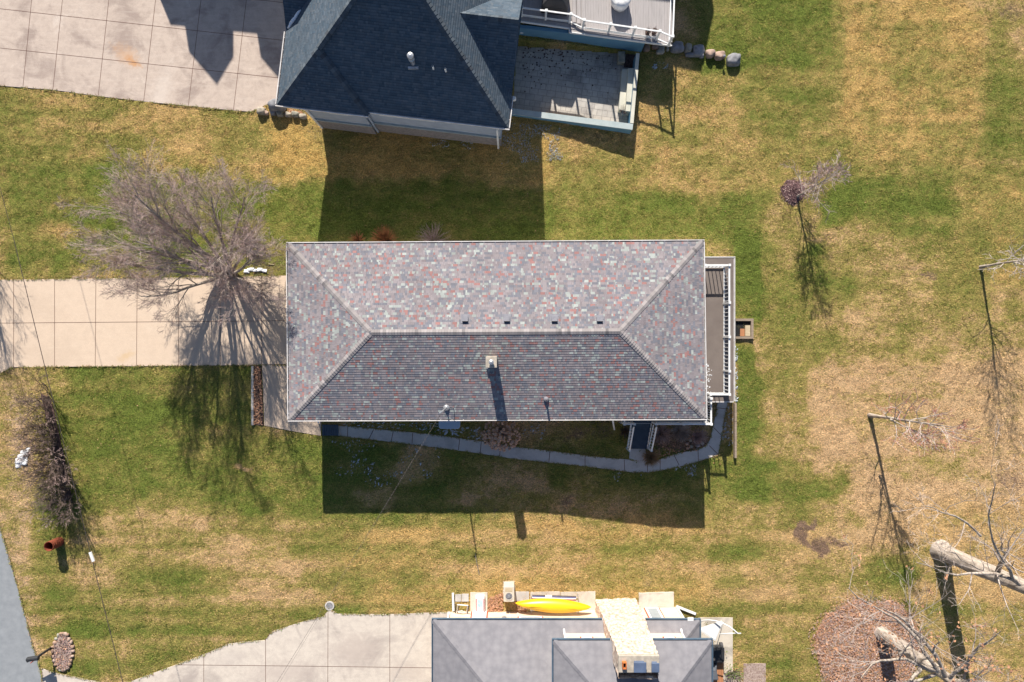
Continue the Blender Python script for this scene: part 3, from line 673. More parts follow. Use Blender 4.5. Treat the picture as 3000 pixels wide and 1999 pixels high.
# east balcony
BZ = 1.35
bal = thing('balcony_deck', P(2105, 965, 0), 'flat brown balcony deck with white balustrade along the east end of the house', 'deck')
a, b = P(2045, 757, BZ), P(2149, 1176, BZ)
mb = MB(); mb.box(a.x, b.y, BZ-.2, b.x, a.y, BZ); mb.build('deck_floor', M['deck_brown'], bal)
mb = MB(); mb.box(b.x-.3, b.y+.25, -1.6, b.x-.15, a.y-.25, BZ-.21); mb.box(a.x, a.y-.3, -1.6, b.x-.31, a.y-.15, BZ-.21); mb.build('skirt_wall', M['siding_white'], bal)
gutter('gutter', (a.x, a.y, BZ), (b.x+.1, a.y, BZ), (0, 1, 0), bal, gm, w=.09); gutter('gutter', (b.x, b.y, BZ), (b.x, a.y, BZ), (1, 0, 0), bal, gm, w=.09)
gutter('gutter', (a.x, b.y, BZ), (b.x, b.y, BZ), (0, -1, 0), bal, gm, w=.06)
rn, rs = P(2120, 783, BZ), P(2120, 1152, BZ)
rail(bal, 'railing', rn, rs, 1.0, sp=.215, posts=[0, .29, .555, .82, 1], rw=.09)
rail(bal, 'railing', (a.x+.1, rn.y, BZ), (rn.x-.06, rn.y, BZ), 1.0, sp=.2, posts=[0])
rail(bal, 'railing', (a.x+.4, rs.y, BZ), (rs.x-.06, rs.y, BZ), 1.0, sp=.2, posts=[0])
# south porch + stairs
PZ = .95
por = thing('porch', P(1930, 1245, 0), 'slate blue wooden porch with stairs and white handrails against the south wall', 'porch')
a, b = P(1818, 1210, PZ), P(2072, 1240, PZ)
mb = MB()
yy = b.y
while yy < a.y+.9: mb.box(a.x, yy, PZ-.05, b.x, yy+.135, PZ); yy += .145
mb.build('porch_floor', M['deck_slate'], por)
mb = MB(); mb.box(a.x, b.y-.03, -.9, b.x, b.y-.005, PZ-.02); mb.box(b.x+.005, b.y, -.9, b.x+.03, b.y+1.2, PZ-.02); mb.build('porch_skirt', M['siding_white'], por)
s0, s1 = P(1853, 1240, PZ), P(1908, 1240, PZ); gl = G(1870, 1314).z; nst = 6; sl = (s0.y-.035-G(1870, 1314).y)
for k in range(nst):
    zt = PZ-(k+1)*(PZ-gl)/(nst+1); ya = s0.y-.035-k*sl/nst
    mb = MB(); mb.box(s0.x, ya-sl/nst+.004, zt-.045, s1.x, ya, zt); mb.box(s0.x+.02, ya-.03, zt-.2, s1.x-.02, ya-.01, zt-.046); mb.build('stair_tread', M['deck_slate'], por)
mb = MB(); mb.beam((s0.x-.03, s0.y, PZ-.2), (s0.x-.03, s0.y-sl, gl+.05), .04, .25); mb.build('stringer', M['white'], por); mb = MB(); mb.beam((s1.x+.03, s0.y, PZ-.2), (s1.x+.03, s0.y-sl, gl+.05), .04, .25); mb.build('stringer', M['white'], por)
rail(por, 'railing', (a.x+.06, b.y+.06, PZ), (s0.x-.06, b.y+.06, PZ), .95, sp=.13); rail(por, 'railing', (s1.x+.06, b.y+.06, PZ), (b.x-.06, b.y+.06, PZ), .95, sp=.13, posts=[0, .5, 1])
rail(por, 'railing', (b.x-.06, b.y+.12, PZ), (b.x-.06, b.y+1.5, PZ), .95, sp=.13, posts=[1]); rail(por, 'railing', (a.x+.06, b.y+.12, PZ), (a.x+.06, b.y+.9, PZ), .95, sp=.13, posts=[1])
def stair_rail(x):
    m = MB(); A = Vector((x, s0.y-.1, PZ)); B = Vector((x, s0.y-sl, gl+.12)); z = Vector((0, 0, 1))
    m.beam(A+z*.95, B+z*.95, .08, .06); m.beam(A+z*.12, B+z*.12, .06, .05)
    for i in range(1, 8): p = A.lerp(B, i/8); m.beam(p+z*.14, p+z*.92, .035, .035)
    m.box(x-.05, B.y-.05, gl-.02, x+.05, B.y+.05, B.z+1.02); m.build('stair_rail', M['white'], por)
stair_rail(s0.x-.1); stair_rail(s1.x+.1)
# west step beside the walk
st = thing('step_platform', G(967, 1261), 'low dark slatted step between the driveway apron and the side walkway', 'step')
A, B = P(944, 1244, .2), P(990, 1279, .2); mb = MB(); xx = A.x
while xx < B.x-.05: mb.prism([(xx, B.y+.06), (xx+.12, B.y+.06-.02), (xx+.12, A.y-.03), (xx, A.y)], .14, .2); xx += .135
mb.build('slat', M['deck_slate'], st)
mb = MB(); mb.box(A.x, B.y+.1, -.02, A.x+.05, A.y-.03, .138); mb.build('frame', M['deck_slate'], st); mb = MB(); mb.box(B.x-.1, B.y+.1, -.02, B.x-.05, A.y-.05, .138); mb.build('frame', M['deck_slate'], st)
# pale blue box by the south wall
q0, q1 = P(1285, 1205, 1.0), P(1348, 1257, 1.0)
bxo = thing('storage_box', G(1316, 1240), 'box with a rounded pale blue lid half under the south eave', 'storage box')
def rrect(x0, y0, x1, y1, r, n=5):
    pts = []
    for (cx, cy, a0) in ((x1-r, y0+r, -90), (x1-r, y1-r, 0), (x0+r, y1-r, 90), (x0+r, y0+r, 180)):
        for i in range(n+1): t = math.radians(a0+90*i/n); pts.append((cx+r*math.cos(t), cy+r*math.sin(t)))
    return pts
mb = MB(); mb.prism(rrect(q0.x+.05, q1.y+.05, q1.x-.05, q0.y-.05, .12), -.05, .9); mb.build('body', M['cap_block'], bxo)
mb = MB(); mb.prism(rrect(q0.x, q1.y, q1.x, q0.y, .16), .902, 1.0); mb.build('lid', M['blue_lid'], bxo, bevel=.03)
# timber window well
ww = thing('window_well', G(2178, 963), 'sunken timber framed box with wooden steps beside the balcony deck', 'window well')
A, B = G(2154, 934), G(2205, 993); zz = A.z+.16; x0_, x1_, y0_, y1_ = A.x, B.x, B.y, A.y; t_ = .14
for (c0, c1, c2, c3) in ((x0_, y1_-t_, x1_, y1_), (x0_, y0_, x1_, y0_+t_), (x1_-t_, y0_+t_+.002, x1_, y1_-t_-.002)):
    mb = MB(); mb.box(c0, c1, zz-.5, c2, c3, zz); mb.build('frame_board', M['wood'], ww)
mb = MB(); mb.box(x0_, y0_+t_+.003, zz-.22, x1_-t_-.003, y1_-t_-.003, zz-.14); mb.build('floor', M['dark'], ww)
mb = MB(); mb.box(x1_-t_-.34, y0_+t_+.02, zz-.138, x1_-t_-.04, y1_-.4, zz-.04); mb.build('step', M['wood_pale'], ww)
mb = MB(); mb.box(x1_-t_-.62, y0_+t_+.02, zz-.138, x1_-t_-.36, y1_-.6, zz-.1); mb.build('step', M['wood_warm'], ww)
# timber edging east of walkway
mb = MB(); A, B = G(2150, 1180), G(2152, 1340)
for k in range(3): mb.box(A.x-.05, B.y+k*(A.y-B.y)/3+.01, A.z-.3, A.x+.07, B.y+(k+1)*(A.y-B.y)/3-.01, A.z+.32)
e_ = mb.build('timber_edging', M['wood'], loc=tuple(G(2151, 1260))); tag(e_, 'narrow weathered timber wall running south from the balcony deck corner', 'timber wall')

# ------------------------------------------------------------------ NORTH HOUSE (top)
Z0 = 4.2
ang = math.atan2(-.1192, .9929); e = Vector((.9929, -.1192, 0)); nV = Vector((.1192, .9929, 0)); PXM = .02
sw = R(-615, -621, Z0); TP = .8
def up(p, a, b, dz=0): # p + a*e + b*n in px units
    q = p + e*a*PXM + nV*b*PXM; return Vector((q.x, q.y, p.z+dz*PXM))
nh = thing('house', (sw.x+6, sw.y+5, 0), 'house with a steep slate grey shingle roof, next to the sunken patio', 'house')
se = up(sw, 607, 0); dl = 12
W0 = up(sw, 0, dl); q_ = up(sw, 240, 0); pk = up(sw, 120, 120, 120*TP)
Aq = 298; apx = up(W0, Aq, Aq, Aq*TP); se2 = up(sw, 607, 11)
apx = up(sw, 303.5, 11+303.5, 303.5*TP); W0 = up(sw, 0, 11)
rN = up(apx, 0, 500)
mb = MB()
shingle_face(mb, W0, se2, apx, apx)                                     # main south slope
shingle_face(mb, up(se2, 0, 1100), se2, apx, rN) if False else shingle_face(mb, se2, up(se2, 0, 1100), rN, apx)  # east slope
shingle_face(mb, up(W0, 0, 1100), W0, apx, rN)                          # west slope
pk2 = up(pk, 0, 11)
shingle_face(mb, sw, q_, pk, pk, uo=1.7)                                # projecting hip, south
mb.add([tuple(v) for v in (q_, up(q_, 0, 60, 0), up(pk, 0, 60, 0), pk)], [(0, 1, 2, 3)], 0, [[(0, 0), (.5, 0), (.5, 2), (0, 2)]])
# thin wedge of west slope in front of main corner
mb.add([tuple(v) for v in (W0, sw, pk, pk2)], [(0, 1, 2, 3)], 0, [[(0, .05), (.2, .05), (.2, 2), (0, 2)]])
# east gable wing
c1 = up(sw, 607, 85+11); rr = 144; R1 = up(c1, 0, rr, rr*TP); R0 = up(R1, -rr-12, 0); c2 = up(c1, 0, 2*rr)
c1e, R1e, c2e = c1, R1, c2
lift = Vector((0, 0, .03))
shingle_face(mb, c1e+lift, c1e+lift, R1e+lift, R0+lift) if False else None
def tri_face(Ae, Be, Ct):   # eave point Ae, ridge out Be, ridge in Ct: courses parallel to ridge
    shingle_face(mb, Ae, Ae+(Be-Ct).normalized()*.001, Be, Ct)
tri_face(c1, R1, R0); tri_face(c2, R0, R1)
# west gable wing
w1 = up(sw, 0, 192); Rw = up(w1, 0, rr, rr*TP); Rw0 = up(Rw, rr+12, 0); w2 = up(w1, 0, 2*rr)
tri_face(w1, Rw0, Rw); tri_face(w2, Rw, Rw0)
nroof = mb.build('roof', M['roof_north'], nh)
nSf, nWf, nEf = nrm(W0, se2, apx), nrm(up(W0, 0, 100), W0, apx), nrm(se2, up(se2, 0, 100), apx)
for a_ in ((up(pk, 0, 2), apx, nSf, nWf), (se2, apx, nSf, nEf), (sw, pk, nSf, nWf), (q_, pk, nSf, nEf), (R1, R0, nrm(c1, R1, R0), nrm(c2, R1, R0)), (Rw, Rw0, nrm(w1, Rw, Rw0), nrm(w2, Rw, Rw0))): cap_part(nroof, M['roof_north_cap'], *a_, w=.17, step=.2)
gutter('gutter', sw-e*.1, q_, -nV, nh, gm); gutter('gutter', up(sw, 240, 11), se2+e*.1, -nV, nh, gm)
gutter('gutter', sw, up(w1, 0, -1), -e, nh, gm); gutter('gutter', se2, up(c1, 0, -1), e, nh, gm)
fr = (sw.x, sw.y, math.cos(ang), math.sin(ang))
mb = MB(fr); u = .02
mb.box(60*u, 24*u, -1.0, 583*u, 1000*u, Z0-.15); mb.box(58*u, 13*u, -.3, 216*u, 24*u-.002, Z0-.15); mb.build('wall', M['siding_grey'], nh)
mb = MB(fr); mb.box(57*u, 10*u, -.3, 219*u, 12.9*u, 1.5); mb.box(219*u+.002, 20*u, -.9, 586*u, 23.9*u, 1.5); mb.build('stone_base', M['stone_wall'], nh)
mb = MB(fr); mb.box(56*u, 8*u, 1.502, 220*u, 12.9*u, 1.6); mb.box(220*u+.002, 18*u, 1.502, 587*u, 23.9*u, 1.6); mb.build('stone_ledge', M['cap_block'], nh)
mb = MB(fr); mb.box(0, 0, Z0-.14, 240*u, 40*u, Z0-.11); mb.box(0, 11*u, Z0-.109, 607*u, 1000*u, Z0-.08); mb.build('soffit', M['white'], nh)
for (a0, a1, yb) in ((120, 170, 12.8), (255, 405, 23.8)):
    mb = MB(fr); mb.box(a0*u, (yb-2.5)*u, 2.95, a1*u, (yb-.05)*u, 3.95); w_ = mb.build('window', M['white'], nh)
    mb = MB(fr); k = 1 if a1-a0 < 60 else 3
    for i in range(k): ww0 = a0+4+i*(a1-a0-4)/k; mb.box(ww0*u, (yb-3)*u, 3.1, (ww0+(a1-a0-4)/k-4)*u, (yb-2.52)*u, 3.85)
    mb.build('pane', M['glass'], w_)
for ex, sgn in ((605, 1), (2, -1)):   # gable walls of the two wings
    b0 = up(sw, ex-(24 if sgn > 0 else -24), 96 if sgn > 0 else 192); mb = MB(); t0 = up(b0, 0, rr, rr*TP-6); 
    b1 = up(b0, 0, 2*rr); th = e*.1*sgn
    vs = [b0, b1, t0]; mb.add([tuple(v) for v in vs]+[tuple(v+th) for v in vs], [(0, 1, 2), (5, 4, 3), (0, 3, 4, 1), (1, 4, 5, 2), (2, 5, 3, 0)]); mb.build('gable', M['siding_grey'], nh)
mb = MB(fr); mb.beam((585*u, 20*u, 3.9), (578*u, 12*u, 3.5), .1, .07); mb.beam((578*u, 12*u, 3.5), (578*u, 12*u, 0), .1, .07); mb.build('downspout', M['white'], nh)
mb = MB(fr); mb.beam((30*u, 2*u, 4.1), (60*u, 8*u, 3.3), .1, .07); mb.beam((60*u, 8*u, 3.3), (60*u, 8*u, .1), .1, .07); mb.build('downspout', M['white'], nh)
mb = MB(fr); mb.beam((240*u, 8*u, 4.1), (224*u, 16*u, 3.4), .1, .07); mb.beam((224*u, 16*u, 3.4), (224*u, 16*u, .1), .1, .07); mb.build('downspout', M['siding_grey'], nh)
# flue and two pipes standing on the south slope
def on_ns(px, py):
    z = 6.5
    for _ in range(12):
        q = P(px, py, z); d = (q-se2).dot(nV); z = .5*z+.5*(Z0+max(0, d)*TP)
    return P(px, py, z)
q = on_ns(1210, 186); mb = MB(); mb.tube([(q.x, q.y, q.z-.2), (q.x, q.y, q.z+.8)], .105, 14); mb.lathe(q.x, q.y, [(.14, q.z+.42), (.15, q.z+.45), (.15, q.z+.55), (.12, q.z+.58)], 14)
fl = mb.build('flue', M['metal'], nroof, smooth=False)
q2 = q; mb = MB(); mb.lathe(q.x, q.y, [(.13, q.z+.8), (.17, q.z+.84), (.17, q.z+.94), (.15, q.z+.97), (.03, q.z+1.02)], 18); mb.build('flue_cap', M['metal'], nroof); mb = MB(); mb.box(q.x-.26, q.y-.24, q.z-.3, q.x+.26, q.y-.13, q.z-.06); mb.build('flashing', M['metal'], nroof)
for (px, py) in ((1270, 202), (1306, 209)):
    q = on_ns(px, py); mb = MB(); mb.tube([(q.x, q.y, q.z-.1), (q.x, q.y, q.z+.35)], .05, 10); mb.tube([(q.x, q.y, q.z+.351), (q.x, q.y, q.z+.356)], .035, 10, 1); mb.build('vent_pipe', [M['white'], M['dark']], nroof)
# snow left in the western valley
A = up(w1, 6, 6, 5)+Vector((0, 0, .03)); B = up(w1, 44, 44, 35)+Vector((0, 0, .05)); mb = MB(); pts = [A.lerp(B, i/7) for i in range(8)]
mb.tube([(p_.x+.02*math.sin(i*2), p_.y, p_.z) for i, p_ in enumerate(pts)], [.04, .08, .09, .1, .09, .08, .07, .03], 7)
s_ = mb.build('snow_strip', M['snow'], loc=tuple(A), smooth=True); tag(s_, 'strip of snow lying in a roof valley of the top house', 'snow')
# garage wing out of the frame to the north-west, whose two turret dormers throw the pointed shadows on the driveway
gw = thing('garage_wing', R(-930, -1500, 0), 'garage wing with two pointed dormers whose shadow falls on the stained driveway', 'building')
sx, sy = math.sin(-SUN_AZ)/math.tan(SUN_EL), math.cos(SUN_AZ)/math.tan(SUN_EL)
def src(px, py, z): # the point at height z whose shadow falls at this place on the ground
    g_ = P(px, py, .035); return Vector((g_.x-sx*(z-.035), g_.y+sy*(z-.035), z))
r0, r1 = src(500, 74, 6.8), src(850, 110, 6.8)
mb = MB(); d_ = 2.6
e0 = Vector((r0.x, r0.y-d_, 4.2)); e1 = Vector((r1.x, r1.y-d_, 4.2)); f0 = src(430, -10, 4.6); f1 = Vector((r1.x, r1.y+4, 4.2)); f0 = Vector((r0.x-1.6, r0.y+4, 4.2))
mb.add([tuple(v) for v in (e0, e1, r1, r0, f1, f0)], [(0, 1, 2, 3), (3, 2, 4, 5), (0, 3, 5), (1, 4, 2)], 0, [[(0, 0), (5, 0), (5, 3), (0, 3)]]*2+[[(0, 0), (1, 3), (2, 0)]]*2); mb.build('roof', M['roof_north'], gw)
mb = MB(); mb.prism([(e0.x+.3, e0.y+.4), (e1.x, e1.y+.4), (f1.x, f1.y), (f0.x+.3, f0.y)], -.1, 4.19); mb.build('wall', M['siding_grey'], gw)
for (xa, xb, ye, tipx, tipy) in ((554, 684, 160, 636, 250), (764, 894, 175, 846, 265)):
    z = 8.0; a = src(xa, ye-6, z); b = src(xb, ye+8, z); w = b.x-a.x
    mb = MB(); mb.prism([(a.x, a.y), (b.x, b.y), (b.x, b.y+w), (a.x, a.y+w)], 5.0, z)
    dm = mb.build('dormer', M['siding_grey'], gw)
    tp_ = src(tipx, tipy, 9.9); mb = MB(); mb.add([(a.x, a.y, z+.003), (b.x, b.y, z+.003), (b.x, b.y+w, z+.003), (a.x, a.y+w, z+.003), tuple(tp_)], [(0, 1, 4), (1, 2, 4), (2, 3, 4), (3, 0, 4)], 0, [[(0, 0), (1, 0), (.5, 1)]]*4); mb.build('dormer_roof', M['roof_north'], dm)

ra, rb = src(1500, 70, 6.6), src(2055, 135, 6.6); rd = (rb-ra).normalized(); rn_ = Vector((-rd.y, rd.x, 0))
mb = MB(); mb.prism([(ra.x, ra.y), (rb.x, rb.y), (rb.x+rn_.x*5, rb.y+rn_.y*5), (ra.x+rn_.x*5, ra.y+rn_.y*5)], -.8, 6.45); mb.build('rear_wing_wall', M['siding_grey'], nh)
mb = MB(); mb.prism([(ra.x, ra.y), (rb.x, rb.y), (rb.x+rn_.x*5, rb.y+rn_.y*5), (ra.x+rn_.x*5, ra.y+rn_.y*5)], 6.452, [6.6, 6.6, 7.4, 7.4]); mb.build('rear_wing_roof', M['tarp'], nh)
# patio, its walls and steps
PT = -.75
mb = MB(); mb.prism([tuple(P(*p, PT)[:2]) for p in [(1490, 100), (1885, 140), (1885, 260), (1866, 380), (1485, 330)]], PT-.1, PT)
tag(mb.build('patio', M['stamped']), kind='structure')
def wall_line(name, pts, zb, zt, w, mats, label, cat='garden wall'):
    m = MB(); c = [P(*p, zt) for p in pts]
    for i in range(len(c)-1):
        a, b = c[i], c[i+1]; m.beam((a.x, a.y, (zb+zt)/2-.03), (b.x, b.y, (zb+zt)/2-.03), w*.86, zt-zb-.06, 0); m.beam((a.x, a.y, zt-.03), (b.x, b.y, zt-.03), w, .06, 1)
    return tag(m.build(name, mats, loc=(c[0].x, c[0].y, 0)), label, cat)
wall_line('retaining_wall', [(1492, 325), (1854, 372)], -1.0, .42, .34, [M['blue_wall'], M['cap_block']], 'low blue grey wall along the south side of the sunken patio')
wall_line('retaining_wall', [(1869, 156), (1851, 361)], -1.0, .42, .2, [M['blue_wall'], M['step_cream']], 'narrow pale topped wall along the east side of the sunken patio')
sfr = P(1845, 205, 0); a2 = math.atan2(-.1192, .9929)
ps = thing('garden_steps', P(1845, 270, PT), 'two wide cream steps at the east side of the sunken patio', 'steps')
def skewbox(pts, z0, z1, name, mat, par):
    m = MB(); m.prism([tuple(P(*p, z1)[:2]) for p in pts], z0, z1); return m.build(name, mat, par)
skewbox([(1823, 202), (1840, 203), (1832, 325), (1813, 323)], PT, -.3, 'step', M['step_cream'], ps)
skewbox([(1841, 200), (1859, 201), (1849, 327), (1833, 325)], PT, -.02, 'step', M['step_cream'], ps)
# deck
DZ = 1.15
dk = thing('deck', P(1750, 40, 0), 'raised grey deck with white railings beside the top house', 'deck')
mb = MB(); edge = [(1530, 60), (1668, 80), (1668, 90), (1965, 133), (1985, -420), (1530, -420)]
# boards run away from the viewer
poly = [P(*p, DZ) for p in edge]
mb.prism([(v.x, v.y) for v in [P(1526, 62, DZ-.03), P(1667, 80, DZ-.03), P(1669, 93, DZ-.03), P(1966, 130, DZ-.03), P(1985, -420, DZ-.03), P(1526, -420, DZ-.03)]], DZ-.25, DZ-.03); mb.build('deck_frame', M['deck_board'], dk)
mb = MB(); xx = P(1668, 0, DZ).x
i = 0
pe = lambda x: P(1668, 84, DZ).y + (x-P(1668, 0, DZ).x)*(P(1966, 124, DZ).y-P(1668, 84, DZ).y)/(P(1966, 0, DZ).x-P(1668, 0, DZ).x)
pw_ = lambda x: P(1530, 55, DZ).y + (x-P(1530, 0, DZ).x)*(P(1668, 72, DZ).y-P(1530, 55, DZ).y)/(P(1668, 0, DZ).x-P(1530, 0, DZ).x)
xx = P(1530, 0, DZ).x; xm = P(1668, 0, DZ).x; xe = P(1966, 0, DZ).x
while xx < xe-.05:
    f_ = pw_ if xx < xm-.05 else pe; dz_ = .0 if xx < xm-.05 else 0
    mb.prism([(xx, f_(xx)), (xx+.135, f_(xx+.135)), (xx+.135, 28), (xx, 28)], DZ-.029, DZ); xx += .15
mb.build('deck_board', M['deck_board'], dk)
# blue wall under the deck
a, b = P(1508, 118, PT), P(1876, 158, PT)
mb = MB(); d_ = (b-a).normalized(); nn_ = Vector((-d_.y, d_.x, 0)); mb.prism([(a.x, a.y), (b.x, b.y), (b.x+nn_.x*.2, b.y+nn_.y*.2), (a.x+nn_.x*.2, a.y+nn_.y*.2)], PT-.2, DZ-.26); mb.build('skirt_wall', M['blue_wall'], dk)
mb = MB(); mb.beam(P(1526, 64, DZ-.1), P(1667, 84, DZ-.1), .05, .16); mb.beam(P(1670, 96, DZ-.1), P(1968, 135, DZ-.1), .05, .16); mb.beam(P(1668, 82, DZ-.1), P(1668, 96, DZ-.1), .05, .16); mb.build('fascia', M['white'], dk)
rz = DZ
def grail(a, b, ps):
    rail(dk, 'railing', P(*a, rz), P(*b, rz), 1.0, bal=False, posts=ps, rw=.08, pw=.11)
grail((1528, 48), (1668, 67), [0, .5, 1]); grail((1671, 67), (1706, 84), [1]); grail((1709, 85), (1922, 116), [.34, .67, 1]); grail((1925, 117), (1958, 131), [1])
grail((1959, 129), (1975, -300), [.33, .66])
for (a, b) in (((1711, 86), (1780, 96)), ((1784, 96), (1851, 106)), ((1855, 107), (1920, 115)), ((1530, 48), (1596, 57)), ((1600, 58), (1665, 66))): 
    A, B = P(*a, rz), P(*b, rz); mb = MB(); mb.beam((A.x, A.y, rz+.2), (B.x, B.y, rz+.2), .02, .12); mb.build('lower_rail', M['white'], dk)
for (x0, dzs) in ((1684, .17), (1698, .34), (1712, .5)):   # steps down across the deck
    pass
mb = MB()
for k, px in enumerate((1676, 1690, 1704)):
    A = P(px, 66, DZ); mb.box(A.x, pe(A.x)+.3, DZ+.004, A.x+.21, 24, DZ+.16-.05*k)
mb.build('deck_step', M['deck_board'], dk)
# grill, round table, plant pots on the deck
gr = thing('grill', P(1625, 28, DZ), 'grill under a dark grey fitted cover on the upper deck', 'grill')
A = P(1586, -30, DZ+.9); B = P(1668, 52, DZ+.5)
mb = MB(); fr2 = (P(1626, 15, DZ).x, P(1626, 15, DZ).y, math.cos(ang), math.sin(ang))
mbx = MB(fr2); mbx.add([(-.75, -.55, DZ), (.75, -.55, DZ), (.75, .5, DZ), (-.75, .5, DZ), (-.72, -.5, DZ+.75), (.72, -.5, DZ+.75), (.72, .48, DZ+.75), (-.72, .48, DZ+.75), (-.42, -.28, DZ+1.15), (.42, -.28, DZ+1.15), (.42, .4, DZ+1.15), (-.42, .4, DZ+1.15)],
    [(0, 1, 5, 4), (1, 2, 6, 5), (2, 3, 7, 6), (3, 0, 4, 7), (4, 5, 9, 8), (5, 6, 10, 9), (6, 7, 11, 10), (7, 4, 8, 11), (8, 9, 10, 11)])
mbx.build('cover', M['black_cover'], gr, bevel=.05)
mbx = MB(fr2); mbx.box(-.2, -.22, DZ+1.152, .38, .35, DZ+1.17); mbx.build('cover_flap', M['wood'], gr)
rt = thing('round_table', P(1821, -2, DZ), 'round table under a crumpled white cover on the deck', 'table')
q = P(1821, -8, DZ+.7); mb = MB(); n = 28; prof = [(.50, DZ+.02), (.54, DZ+.35), (.55, DZ+.62), (.50, DZ+.72), (.25, DZ+.70), (.02, DZ+.74)]
mb.lathe(q.x, q.y, prof, n)
rr_ = random.Random(3); mb.v = [(x+rr_.uniform(-.02, .02), y+rr_.uniform(-.02, .02), z+rr_.uniform(-.03, .03)) for (x, y, z) in mb.v]; mb.build('cover', M['white'], rt, smooth=True)
def twigs(m, c, n, h, r, rng, rad=.008, lean=(0, 0), mi=0, ns=3):
    for _ in range(n):
        a = rng.uniform(0, 6.283); rr__ = r*math.sqrt(rng.random()); hh = h*rng.uniform(.5, 1)
        p0 = Vector(c)+Vector((math.cos(a)*rr__*.25, math.sin(a)*rr__*.25, 0)); p2 = Vector(c)+Vector((math.cos(a)*rr__+lean[0], math.sin(a)*rr__+lean[1], hh))
        p1 = p0.lerp(p2, .5)+Vector((rng.uniform(-.1, .1)*r, rng.uniform(-.1, .1)*r, hh*.12)); m.tube([p0, p1, p2], [rad, rad*.8, rad*.4], ns, mi, cap=False)
rng = random.Random(11)
for k, (px, py) in enumerate(((1896, 98), (1915, 98))):
    q = P(px, py, DZ); t = thing('plant_pot', q, 'dark pot of dead stems on the deck, %s of the pair by the railing' % ('left' if k == 0 else 'right'), 'plant pot', 'pots of dead stems by the deck railing')
    mb = MB(); mb.lathe(q.x, q.y, [(.11, DZ), (.16, DZ+.28), (.17, DZ+.3), (.14, DZ+.3), (.13, DZ+.26)], 14); mb.build('pot', M['mulch'], t)
    mb = MB(); twigs(mb, (q.x, q.y, DZ+.25), 60, .3, .2, rng, .007); mb.build('stems', M['twig_grey'], t)
q = P(1850, 318, PT); t = thing('dead_shrub', q, 'small dried up shrub in the south east corner of the sunken patio', 'shrub')
mb = MB(); twigs(mb, (q.x-1.0*.5, q.y-.28, PT), 160, .75, .35, rng, .008); mb.build('stems', M['twig_mauve'], t)
mb = MB(); mb.lathe(q.x-.5, q.y-.32, [(.12, PT), (.18, PT+.3), (.15, PT+.3)], 12); mb.build('pot', M['cap_block'], t)
# block and mulch at the patio corner
m_ = MB(); a = P(1817, 175, PT); m_.box(a.x-.2, a.y-.35, PT, a.x+.22, a.y+.3, PT+.5); o = m_.build('stone_block', M['rock3'], loc=tuple(a), bevel=.04); tag(o, 'mossy stone block standing in the north east corner of the sunken patio', 'stone block')
m_ = MB(); m_.prism([tuple(P(*p, PT+.08)[:2]) for p in ((1835, 158), (1862, 161), (1858, 198), (1828, 196))], PT, PT+.08); o = m_.build('mulch_bed', M['mulch']); tag(o, kind='structure')
# globe wall lamps
for (px, py, lb, side) in ((1529, 92, 'round white wall lamp above the sunken patio near the deck', 0), (1506, 290, 'round white lamp on the south east corner of the top house wall', 1)):
    q = P(px, py, 1.9 if side else .3); t = thing('wall_lamp', q, lb, 'lamp'); mb = MB(); mb.rock(tuple(q), (.14, .14, .14), 1, 3, 0, 0); g_ = mb.build('globe', M['white'], t, smooth=True)
    mb = MB(); mb.beam((q.x-.09, q.y+.02, q.z), (q.x-.5, q.y+.06, q.z), .06, .06); mb.build('bracket', M['black'], t)
# leaves and dirt spots on the patio come with the litter below

# ------------------------------------------------------------------ boulders
rockrng = random.Random(5)
BL = [(768, 328, 24, 20, .30, 'round tan boulder at the west end of the rock row by the stained driveway', 0), (783, 333, 11, 12, .18, 'small pinkish stone second from the west end of the rock row', 4),
      (802, 332, 17, 16, .25, 'dark shaded boulder just below the flat topped block', 2), (823, 333, 19, 22, .3, 'grey and tan boulder just right of the flat block shadow', 3),
      (846, 338, 19, 13, .26, 'smooth pale pink boulder in the middle of the rock row', 0), (868, 338, 21, 16, .28, 'greenish grey mottled boulder in the rock row', 3), (890, 344, 20, 14, .26, 'pale flat boulder at the east end of the rock row beside the downspout', 0)]
for (px, py, w, h, z, lb, mi) in BL:
    q = G(px, py); mb = MB(); mb.rock((q.x, q.y, z*.35), (w*.0125, h*.0125, z), rockrng.random()*9, 3, .2); o = mb.build('boulder', M['rock%d' % mi], loc=(q.x, q.y, 0), smooth=True); tag(o, lb, 'boulder', 'boulders beside the top house')
q = P(806, 305, .6); mb = MB(); mb.rock((q.x, q.y, .25), (.56, .38, .62), 4.2, 3, .14); o = mb.build('boulder', M['rock2'], loc=(q.x, q.y, 0), smooth=True); tag(o, 'tall flat topped grey block at the corner of the top house', 'boulder', 'boulders beside the top house')
BR = [(1893, 143, 20, 20, .2, 'flat pink slab at the west end of the boulder line under the deck', 1), (1918, 140, 20, 13, .18, 'flat brown slab beside the deck corner', 1), (1936, 143, 18, 14, .2, 'small dull brown stone in the boulder line', 3), (1933, 155, 24, 12, .2, 'pale flat stone below the boulder line', 0),
      (1955, 146, 10, 12, .18, 'small grey stone left of the largest boulder', 3), (1982, 143, 38, 30, .42, 'largest grey boulder in the line below the deck', 2), (2014, 145, 20, 26, .36, 'upright tan boulder right of the largest one', 3), (2045, 153, 34, 32, .36, 'broad dark boulder in the middle of the boulder line', 2),
      (2078, 161, 26, 22, .34, 'round pink boulder in the line below the deck', 4), (2106, 167, 30, 22, .32, 'tan and cream boulder between the pink one and the last one', 4), (2146, 179, 38, 34, .40, 'last blue grey boulder at the east end of the line', 2), (2022, 163, 30, 12, .25, 'low dark boulder in front of the upright tan one', 2), (2054, 166, 12, 14, .25, 'little dark stone in front of the broad dark boulder', 2)]
